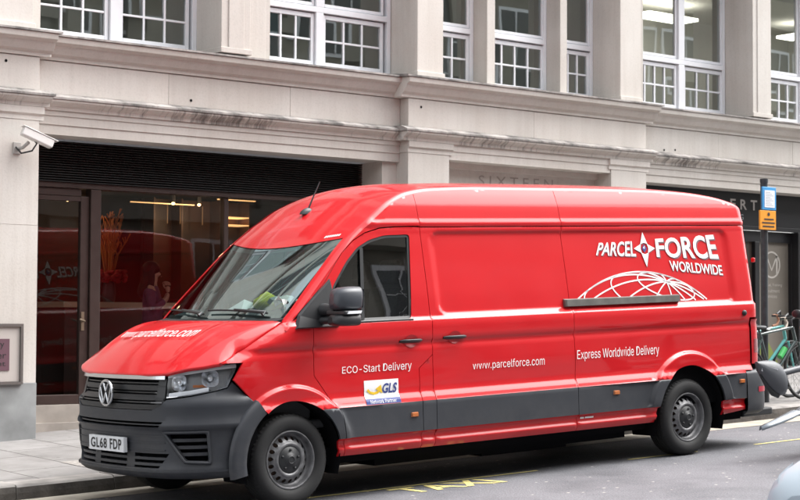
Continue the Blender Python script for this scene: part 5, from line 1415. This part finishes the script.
def bicycle(name, label, loc, lean, frame_m, bar_m, rotz=0, tape=None):
    t = street_thing(name, label, 'bicycle', loc, rotz, 'bicycles leaning by the sign post')
    t.rotation_euler = (Matrix.Rotation(-GRADE, 3, 'Y') @ Matrix.Rotation(YAW + rotz, 3, 'Z') @ Matrix.Rotation(lean, 3, 'X')).to_euler()
    rw, fw, bb = (0, 0, .34), (1.0, 0, .34), (.43, 0, .275); st, ht, hb_ = (.29, 0, .80), (.86, 0, .86), (.895, 0, .70)
    m = MB()
    def tb(a, b, r): m.tube([a, b], r, 8)
    tb(st, ht, .016); tb(bb, hb_, .019); tb(bb, st, .016); tb(st, (.27, 0, .86), .015); tb(ht, hb_, .021)
    for s_ in (-.05, .05): tb((rw[0], s_, .34), (bb[0], s_ * .6, .275), .010); tb((rw[0], s_, .34), (st[0] + .01, s_ * .4, .76), .009)
    fr_ = m.build('frame', frame_m, t)
    m = MB()
    for s_ in (-.05, .05): m.tube([(1.0, s_, .34), (.935, s_, .55), (.90, s_ * .8, .68)], [.010, .013, .014], 8)
    m.build('fork', frame_m, t)
    for c in (rw, fw):
        w = MB(); w.tube([(c[0] + .328 * math.cos(2 * PI * k / 48), 0, c[2] + .328 * math.sin(2 * PI * k / 48)) for k in range(48)], .017, 8, close=True); wo = w.build('wheel', M_rubber, t)
        w = MB(); w.tube([(c[0] + .308 * math.cos(2 * PI * k / 48), 0, c[2] + .308 * math.sin(2 * PI * k / 48)) for k in range(48)], .009, 6, close=True); w.tube([(c[0], -.05, c[2]), (c[0], .05, c[2])], .018, 8)
        for k in range(24):
            a = 2 * PI * k / 24; b = a + (.5 if k % 2 else -.5); s_ = .022 if k % 4 < 2 else -.022
            w.tube([(c[0] + .015 * math.cos(b), s_, c[2] + .015 * math.sin(b)), (c[0] + .305 * math.cos(a), 0, c[2] + .305 * math.sin(a))], .0016, 4, cap=False)
        w.build('spoked_rim', M_rim, wo)
    m = MB(); m.tube([(.855, 0, .88), (.85, 0, .95), (.92, 0, .97)], .014, 8)
    m.tube([(.90, -.21, .97), (.92, -.10, .972), (.92, .10, .972), (.90, .21, .97)], .012, 8); m.build('stem', M_dark, t)
    for s_ in (-.21, .21): m = MB(); m.tube([(.915, s_ * .6, .972), (.92, s_, .972), (.99, s_ * 1.03, .97), (1.03, s_ * 1.03, .92), (1.0, s_ * 1.03, .86), (.92, s_ * 1.03, .845)], .016, 8); m.build('handlebar', bar_m, t)
    for s_ in (-.215, .215): m = MB(); m.tube([(.99, s_, .985), (1.05, s_, 1.02), (1.06, s_, .98), (1.07, s_ * 1.02, .90)], [.014, .017, .012, .006], 6); m.build('brake_lever', M_dark, t)
    m = MB(); rows = []
    for x, w_, z in ((-.0 + .12, .065, .90), (.16, .075, .905), (.24, .055, .90), (.31, .025, .895), (.40, .018, .885)): rows.append([(x, w_ * c, z - .018 * abs(c) + .012 * (1 - c * c)) for c in (-1, -.6, 0, .6, 1)] + [(x, 0, z - .04)])
    m.grid(rows, 0, True, True); m.build('saddle', M_dark, t)
    m = MB(); m.lathe_y([(.098, -.045), (.10, -.041), (.098, -.037), (.075, -.041)], bb[0], 0, bb[2], 32); m.tube([bb[:1] + (-.06,) + bb[2:], (bb[0] + .12, -.06, bb[2] - .11)], .009, 6); m.tube([bb[:1] + (.06,) + bb[2:], (bb[0] - .12, .06, bb[2] + .11)], .009, 6)
    m.box(bb[0] + .08, bb[0] + .17, -.13, -.07, bb[2] - .125, bb[2] - .10); m.tube([(bb[0], -.041, bb[2] + .098), (0, -.041, .34 + .035)], .005, 4); m.tube([(bb[0], -.041, bb[2] - .098), (0, -.041, .34 - .035)], .005, 4); m.build('crankset', M_dark, t)
    return t, m
b1, _ = bicycle('bicycle', 'black road bicycle with pale handlebar tape nearest the kerb behind the van', (7.92, 2.52, pz(2.52)), -.06, mat('black_frame', (.03, .05, .05), rough=.25, coat=.6), mat('pale_tape', (.68, .60, .52), rough=.7))
m = MB(); m.tube([(.60, 0, .52), (.70, 0, .62)], .036, 10); m.build('bottle', mat('green_bottle', (.05, .40, .10), rough=.35), b1)
b2, _ = bicycle('bicycle', 'turquoise road bicycle standing behind the black bicycle', (8.05, 2.86, pz(2.86)), .05, mat('turquoise_frame', (.10, .42, .40), rough=.3, coat=.5), mat('tan_tape', (.35, .17, .10), rough=.7))

# ---- scooter coming into the frame on the right
sc = street_thing('motor_scooter', 'grey motor scooter with silver front mudguard riding in at the right edge', 'scooter', (4.80, -.74, 0))
M_sgrey = mat('scooter_grey', (.075, .08, .09), rough=.5, coat=.1, noise=(4, .05)); M_silver = mat('scooter_silver', (.22, .25, .28), rough=.35, metal=.2, coat=.3)
def s_wheel(x):
    w = MB(); w.lathe_y([(.14, -.045), (.19, -.058), (.225, -.045), (.238, -.015), (.238, .015), (.225, .045), (.19, .058), (.14, .045)], x, 0, .238, 40); o = w.build('wheel', M_rubber, sc)
    w = MB(); w.lathe_y([(.15, -.04), (.135, -.035), (.05, -.045), (.0, -.045)], x, 0, .238, 24); w.lathe_y([(.15, .04), (.135, .035), (.05, .045), (.0, .045)], x, 0, .238, 24); w.build('hub', M_rim, o)
s_wheel(.42); s_wheel(1.60)
m = MB(); rows = []
for k in range(13):
    a = math.radians(200 - k * 14); r = .27; x = .28 + r * math.cos(a); z = .238 + r * math.sin(a) * (.86)
    if k == 0: x, z = -.40, .315
    if k == 1: x, z = -.30, .338
    if k == 2: x, z = -.20, .362
    if k == 3: x, z = -.08, .392
    if k == 4: x, z = .04, .425
    w_ = (.012, .035, .055, .07)[k] if k < 4 else .075
    rows.append([(x, w_ * c, z - .035 * abs(c) ** 2) for c in (-1, -.7, -.35, 0, .35, .7, 1)])
m.grid(rows); mg_ = m.build('front_mudguard', M_silver, sc); mg_.modifiers.new('thick', 'SOLIDIFY').thickness = .008
m = MB(); m.tube([(r[3][0], r[3][1], r[3][2] + .004) for r in rows[:8]], .006, 6); m.build('mudguard_stripe', M_dark, mg_)
m = MB(); m.tube([(.28, -.08, .238), (.40, -.07, .70)], .024, 8); m.tube([(.28, .08, .238), (.40, .07, .70)], .024, 8); m.build('fork', M_dark, sc)
m = MB(); rows = []
for x, z0, z1, w_ in ((-.43, .858, .885, .02), (-.38, .77, .888, .05), (-.30, .665, .89, .075), (-.22, .60, .885, .085), (-.16, .575, .86, .085), (-.11, .57, .80, .075), (-.08, .60, .72, .04)):
    rows.append([(x, w_ * math.cos(2 * PI * j / 16) , (z0 + z1) / 2 + (z1 - z0) / 2 * math.sin(2 * PI * j / 16)) for j in range(16)])
m.grid(rows, 0, True, True); m.add(rows[0], [tuple(range(16))]); m.add(rows[-1], [tuple(range(16))]); ff = m.build('front_fairing', M_sgrey, sc); h_ = MB()
for s_ in (-1, 1): h_.grid([[(-.40 + .16 * i / 5, s_ * (.034 + .045 * (i / 5) ** .8 + .004) * (1 - .12 * j), .845 - .022 * j - .03 * i / 5) for j in range(3)] for i in range(6)])
h_.build('headlight', M_lamp, ff); h_ = MB()
h_.tube([(-.385, 0, .768), (-.30, 0, .664), (-.22, 0, .597), (-.16, 0, .572)], [.010, .022, .030, .024], 8); h_.build('lower_trim', M_dark, ff); m = MB(); m.tube([(-.16, 0, .76), (.2, 0, .80), (.52, 0, .86)], .03, 8); m.tube([(.50, 0, .42), (.54, 0, .95)], [.10, .07], 12); m.build('steering_column', M_sgrey, sc)
m = MB(); m.tube([(.62, -.36, 1.03), (.58, -.15, 1.06), (.58, .15, 1.06), (.62, .36, 1.03)], .018, 8); m.tube([(.50, 0, .9), (.58, 0, 1.06)], .04, 8); m.build('handlebar', M_dark, sc)
m = MB()
for s_ in (-1, 1): m.tube([(.58, .2 * s_, 1.06), (.52, .30 * s_, 1.25)], .008, 6); m.ball((.52, .33 * s_, 1.27), .02, .06, .04, 10, 6)
m.build('mirror', M_dark, sc)
m = MB(); rows = []
for x, z0, z1, w_ in ((.40, .22, .34, .16), (.75, .22, .36, .18), (.85, .26, .74, .17), (1.2, .34, .80, .19), (1.6, .50, .82, .15), (1.85, .68, .80, .06)):
    rows.append([(x, w_ * math.copysign(abs(math.cos(2 * PI * j / 16)) ** .7, math.cos(2 * PI * j / 16)), (z0 + z1) / 2 + (z1 - z0) / 2 * math.sin(2 * PI * j / 16)) for j in range(16)])
m.grid(rows, 0, True, True); m.add(rows[0], [tuple(range(16))]); m.add(rows[-1], [tuple(range(16))]); m.build('rear_body', M_sgrey, sc)
m = MB(); m.box(.80, 1.70, -.15, .15, .78, .88); m.build('seat', M_dark, sc, bevel=.04)

# ---- nose of a passing car, bottom right
car = street_thing('passing_car', 'pale silver-blue hatchback passing close by at the bottom right corner', 'car', (-.56, -5.80, 0))
M_car = mat('silver_blue_paint', (.40, .47, .53), rough=.5, coat=.25)
def car_grid(st, m_):
    rows = []
    for x, zb, zs, zc, w, wt in st:
        h = [(-w * .90, zb), (-w, zb + (zs - zb) * .35), (-w, zb + (zs - zb) * .75), (-w * .965, zs), (-wt, zs + (zc - zs) * .6), (-wt * .55, zc), (0, zc + .015)]
        full = h + [(-y, z) for y, z in h[-2::-1]]
        rows.append([(x, y, z) for y, z in full])
    m_.grid(rows); m_.add(rows[0], [tuple(range(len(rows[0])))]); m_.add(rows[-1], [tuple(range(len(rows[-1])))])
m = MB(); car_grid([(0, .30, .52, .60, .62, .52), (.05, .24, .56, .66, .74, .62), (.18, .22, .60, .72, .82, .70), (.45, .21, .66, .80, .86, .74), (.95, .20, .74, .90, .88, .76), (1.25, .20, .80, .95, .88, .78), (2.2, .20, .86, .96, .88, .78), (3.3, .20, .88, .97, .87, .77), (3.8, .24, .88, .97, .82, .72), (3.95, .32, .80, .92, .74, .64), (3.98, .40, .70, .80, .66, .56)], m)
m.build('car_body', M_car, car)
m = MB(); rows = []
for x, z, w in ((1.05, .93, .74), (1.35, 1.16, .68), (1.75, 1.40, .58), (2.1, 1.46, .56), (2.9, 1.46, .56), (3.4, 1.36, .57), (3.85, .96, .66)): rows.append([(x, -.79, .93), (x, -w, z - .04), (x, -w * .85, z), (x, 0, z + .02), (x, w * .85, z), (x, w, z - .04), (x, .79, .93)])
m.grid(rows); m.build('car_glass', MATS['dark_pane'], car)
m = MB(); m.grid([[(x, y, z + .024 - .02 * abs(y) ** 2) for y in (-.52, -.3, 0, .3, .52)] for x, z in ((1.75, 1.40), (2.1, 1.46), (2.9, 1.46), (3.4, 1.36))]); m.build('car_roof', M_car, car)
for x in (.72, 3.15):
    for y in (-.795, .795):
        s_ = 1 if y > 0 else -1; m = MB(); m.lathe_y([(.355, -.02 * s_), (.350, .092 * s_), (.0, .092 * s_)], x, y, .33, 36); m.build('wheel_arch', M_black, car)
        m = MB()
        m.lathe_y([(.0, .085 * s_), (.19, .09 * s_), (.20, .075 * s_), (.27, .09 * s_), (.305, .07 * s_), (.31, -.07 * s_)], x, y + .012 * s_, .31, 40); cw_ = m.build('car_wheel', M_rubber, car); m = MB(); m.lathe_y([(.0, .100 * s_), (.10, .098 * s_), (.185, .094 * s_), (.20, .080 * s_)], x, y + .012 * s_, .31, 30); m.build('car_rim', M_rim, cw_)
for s_ in (-1, 1):
    m = MB(); m.grid([[(.10 + .30 * t, s_ * (.70 + .145 * t ** .7), z + .06 * t) for t in (0, .3, .6, 1)] for z in (.55, .62)]); m.build('headlight', M_lamp, car)
m = MB(); m.box(-.012, .02, -.40, .40, .34, .44); m.build('car_grille', M_dark, car)
for s_ in (-1, 1):
    m = MB(); m.tube([(.06, s_ * .50, .652), (.20, s_ * .60, .712), (.45, s_ * .655, .772), (.95, s_ * .685, .862)], .004, 5); m.build('bonnet_seam', M_dark, car)
m = MB(); m.tube([(-.03, y, .50 - .25 * y * y * .2) for y in (-.60, -.3, 0, .3, .60)], .012, 6); m.build('bumper_strip', M_dark, car)

# ---- things on the dashboard
vm = van.matrix_basis
def on_van(o): o.matrix_world = Matrix.Rotation(-GRADE, 4, 'Y'); return o
m = MB(); rows = []
for i in range(10):
    r = []
    for j in range(14):
        a = 2 * PI * j / 14; s_ = math.sin(PI * (i + .0) / 9); r.append((.20 + .10 * s_ * math.cos(a) * (1 + .2 * math.sin(3 * a + i)), .60 + .15 * s_ * math.sin(a) * (1 + .15 * math.cos(4 * a + i)), 1.475 + .085 * (1 - math.cos(PI * i / 9)) * .8 * (1 + .15 * math.sin(2 * a))))
    rows.append(r)
m.grid(rows, 0, True, True); on_van(tag(m.build('folded_vest', M_hivis), 'crumpled yellow high-visibility vest lying on the van dashboard', 'vest'))
m = MB(); m.add([(.06, .76, 1.485), (.24, .74, 1.515), (.26, .98, 1.515), (.08, 1.02, 1.480), (.16, .86, 1.570)], [(0, 1, 4), (1, 2, 4), (2, 3, 4), (3, 0, 4)]); on_van(tag(m.build('paper_sheet', M_paper), 'white sheet of paper on the dashboard beside the yellow vest', 'paper'))
m = MB(); rows = [[(.10 + .16 * i / 6, .22 + .24 * j / 6, 1.50 + .06 * abs(math.sin(i * 1.3 + j * .9)) + .04 * math.sin(PI * j / 6)) for j in range(7)] for i in range(7)]; m.grid(rows, 0, False); on_van(tag(m.build('crumpled_bag', mat('pale_plastic', (.62, .63, .60), rough=.5)), 'crumpled white carrier bag on the dashboard near the screen pillar', 'bag'))

# ================================================================== PERSON BEHIND THE GLASS
pr = thing('person', 'woman with long dark hair and plum top standing in the shop, hand raised to chin', 'person', (2.86, 6.85, .50), (0, 0, math.radians(-38)))
def skin_chain(name, joints, edges, matl, parent, root=0, sub=2):
    me = bpy.data.meshes.new(name); me.from_pydata([j[0] for j in joints], edges, []); me.update(); me.materials.append(matl)
    o = bpy.data.objects.new(name, me); COL.objects.link(o); o.parent = parent
    md = o.modifiers.new('skin', 'SKIN'); md.use_smooth_shade = True
    for i, j in enumerate(joints):
        r = j[1] if isinstance(j[1], tuple) else (j[1], j[1]); sv = me.skin_vertices[0].data[i]; sv.radius = r; sv.use_root = (i == root)
    s_ = o.modifiers.new('sub', 'SUBSURF'); s_.levels = sub; s_.render_levels = sub; return o
# faces +X; heights for a 1.56 m person
J = [((0, 0, .80), (.13, .15)), ((.0, 0, .95), (.105, .13)), ((.0, 0, 1.12), (.11, .145)), ((-.01, 0, 1.26), (.085, .13)), ((0, 0, 1.335), .048), ((.012, 0, 1.40), .055), ((.02, 0, 1.475), (.085, .072)),
     ((-.01, -.15, 1.27), .055), ((.03, -.21, 1.04), .042), ((.17, -.10, 1.16), .034), ((.185, -.06, 1.235), .026),
     ((-.01, .15, 1.27), .055), ((.02, .20, 1.02), .042), ((.16, .06, .98), .033), ((.20, -.02, .99), .026),
     ((0, -.085, .68), .085), ((.01, -.09, .42), .058), ((0, -.09, .09), .040), ((.10, -.09, .035), (.03, .04)),
     ((0, .085, .68), .085), ((.01, .09, .42), .058), ((0, .09, .09), .040), ((.10, .09, .035), (.03, .04)), ((.10, 0, 1.455), (.012, .012))]
E_ = [(0, 1), (1, 2), (2, 3), (3, 4), (4, 5), (5, 6), (3, 7), (7, 8), (8, 9), (9, 10), (3, 11), (11, 12), (12, 13), (13, 14), (0, 15), (15, 16), (16, 17), (17, 18), (0, 19), (19, 20), (20, 21), (21, 22), (6, 23)]
body = skin_chain('body', J, E_, M_skin, pr)
# plum top: slightly larger torso and sleeves
T = [((0, 0, .78), (.15, .17)), ((0, 0, .95), (.125, .15)), ((0, 0, 1.12), (.128, .165)), ((-.01, 0, 1.27), (.10, .145)), ((-.002, 0, 1.315), .065), ((-.01, -.16, 1.275), .070), ((.03, -.215, 1.04), .058), ((.16, -.105, 1.15), .047), ((-.01, .16, 1.275), .070), ((.02, .205, 1.02), .058), ((.15, .065, .98), .046)]
skin_chain('plum_top', T, [(0, 1), (1, 2), (2, 3), (3, 4), (3, 5), (5, 6), (6, 7), (3, 8), (8, 9), (9, 10)], M_plum, pr)
L_ = [((0, 0, .84), (.135, .155)), ((0, -.088, .68), .095), ((.01, -.092, .42), .068), ((0, -.092, .12), .052), ((0, .088, .68), .095), ((.01, .092, .42), .068), ((0, .092, .12), .052)]
skin_chain('trousers', L_, [(0, 1), (1, 2), (2, 3), (0, 4), (4, 5), (5, 6)], M_dark, pr)
m = MB(); rows = []
for i in range(17):
    t = i / 16; z = 1.575 - .42 * t; r = []
    w = .105 * math.sqrt(max(0, 1 - (1 - min(t * 3.2, 1)) ** 2)) + .03 * sstep(.3, .8, t) - .06 * sstep(.8, 1, t)
    for k in range(15):
        a = math.radians(72 + 216 * k / 14); wv = 1 + .06 * math.sin(k * 2.1 + i * .35)
        r.append((.005 + (w * 1.02 * math.cos(a) - .025 * sstep(.35, .8, t)) * wv + (.045 if t < .25 else 0) * math.cos(a / 2) ** 2 * 0, w * .86 * math.sin(a) * wv, z))
    rows.append(r)
m.grid(rows)
m.ball((-.022, 0, 1.512), .088, .086, .078, 18, 10); hair = m.build('hair', M_hair, pr)
hair.modifiers.new('solid', 'SOLIDIFY').thickness = .018
m = MB()   # eyes, brows and lips
for s_ in (-1, 1): m.ball((.100, .030 * s_, 1.480), .008, .012, .007, 8, 6); 
fm = m.build('eyes', M_ink, body); m = MB(); m.ball((.100, 0, 1.425), .008, .020, .008, 10, 6); m.build('lips', mat('lips', (.30, .09, .09), rough=.5), body)
# hand at the chin: palm and five fingers curled upward
H = [((.185, -.065, 1.235), .022), ((.185, -.055, 1.275), (.030, .018)), ((.180, -.05, 1.315), (.034, .018))]
skin_chain('palm', H, [(0, 1), (1, 2)], M_skin, body, 0, 1)
for k, (dx, L1) in enumerate(((-.027, .030), (-.009, .036), (.010, .034), (.028, .026))):
    b0 = Vector((.180 + dx, -.05, 1.32)); skin_chain('finger', [(b0, .010), (b0 + Vector((-.004, .012, L1)), .0095), (b0 + Vector((-.022, .030, L1 + .012)), .009), (b0 + Vector((-.036, .034, L1 - .008)), .008)], [(0, 1), (1, 2), (2, 3)], M_skin, body, 0, 1)
b0 = Vector((.155, -.045, 1.285)); skin_chain('thumb', [(b0, .012), (b0 + Vector((-.022, .012, .03)), .011), (b0 + Vector((-.030, .022, .058)), .009)], [(0, 1), (1, 2)], M_skin, body, 0, 1)

# ================================================================== ACROSS THE STREET (what the paint and glass mirror)
ob = thing('opposite_building', 'beige stone terrace across the street mirrored in the van windows', 'building', (2, -14.4, 0))
M_brick = mat('beige_stone', (.25, .23, .19), rough=.9, noise=(1.5, .2)); M_ob = mat('opposite_stone', (.30, .28, .24), rough=.9, noise=(1.2, .12))
m = MB(); m.box(-46, 110, -3, 0, -3, 13.4); put_ = m.build('wall', M_brick, ob)
m = MB()
for z in (3.9, 7.4, 11.2): m.box(-46, 110, 0, .28, z, z + .38)
for x in range(-44, 46, 6): m.box(x - .35, x + .35, 0, .16, -3, 11.2)
m.build('stone_bands', M_ob, ob)
m = MB(); g = MB()
for x in range(-42, 44, 3):
    if (x + 44) % 6 == 0: continue
    for z0, z1 in ((.9, 3.4), (4.9, 7.0), (8.3, 10.4)):
        for dx in (-.75, .75) :
            a = x + dx; m.box(a - .62, a + .62, 0, .05, z0 - .1, z1 + .1); g.box(a - .52, a + .52, .05, .06, z0, z1)
            m.box(a - .02, a + .02, .06, .09, z0, z1); m.box(a - .52, a + .52, .06, .09, (z0 + z1) / 2 - .02, (z0 + z1) / 2 + .02)
wf = m.build('window_frames', M_sash, ob); g.build('window_panes', mat('far_pane', (.03, .035, .04), rough=.1), wf)

# ================================================================== CAMERA, LIGHT
cd = bpy.data.cameras.new('camera'); co = bpy.data.objects.new('camera', cd); COL.objects.link(co); scene.camera = co
yaw, pitch, roll, foc = .6834, .0424, .0048, 1757.37
cy, sy = math.cos(yaw), math.sin(yaw)
fwd = Vector((sy * math.cos(pitch), cy * math.cos(pitch), math.sin(pitch))); right = Vector((cy, -sy, 0)); up = right.cross(fwd)
r2 = right * math.cos(roll) + up * math.sin(roll); u2 = up * math.cos(roll) - right * math.sin(roll)
co.matrix_world = Matrix(((r2.x, u2.x, -fwd.x, -7.8342), (r2.y, u2.y, -fwd.y, -10.8457), (r2.z, u2.z, -fwd.z, 1.3801), (0, 0, 0, 1)))
cd.sensor_width = 36; cd.lens = foc / 800 * 36; cd.clip_start = .1; cd.clip_end = 900
cd.dof.use_dof = True; cd.dof.focus_distance = 14.2; cd.dof.aperture_fstop = 5.0

w = bpy.data.worlds.new('World'); scene.world = w; w.use_nodes = True
N, L = w.node_tree.nodes, w.node_tree.links
EL, AZ = math.radians(58), math.radians(112)
sky = N.new('ShaderNodeTexSky'); sky.sky_type = 'NISHITA'; sky.sun_disc = False; sky.sun_elevation = EL; sky.sun_rotation = AZ; sky.dust_density = 4; sky.air_density = 1.0; sky.ozone_density = 1.0
hsv = N.new('ShaderNodeHueSaturation'); hsv.inputs['Saturation'].default_value = .14; hsv.inputs['Value'].default_value = 1.0
L.new(sky.outputs[0], hsv.inputs['Color']); L.new(hsv.outputs[0], N['Background'].inputs[0]); N['Background'].inputs[1].default_value = .15
sl = bpy.data.lights.new('sun', 'SUN'); sl.energy = .85; sl.angle = math.radians(65); sl.color = (1, .97, .93)
so = bpy.data.objects.new('sun', sl); COL.objects.link(so)
dirv = Vector((math.cos(EL) * math.sin(AZ), math.cos(EL) * math.cos(AZ), math.sin(EL)))   # towards the sun
so.rotation_euler = dirv.to_track_quat('Z', 'Y').to_euler()
vs_ = scene.view_settings; vs_.view_transform = 'Standard'; vs_.look = 'None'; vs_.gamma = 1; vs_.use_curve_mapping = False; vs_.exposure = 1.88
scene.render.engine = 'CYCLES'
scene.cycles.max_bounces = 8; scene.cycles.transparent_max_bounces = 12; scene.cycles.caustics_reflective = False; scene.cycles.caustics_refractive = False
scene.cycles.use_denoising = True; scene.cycles.sample_clamp_indirect = 6
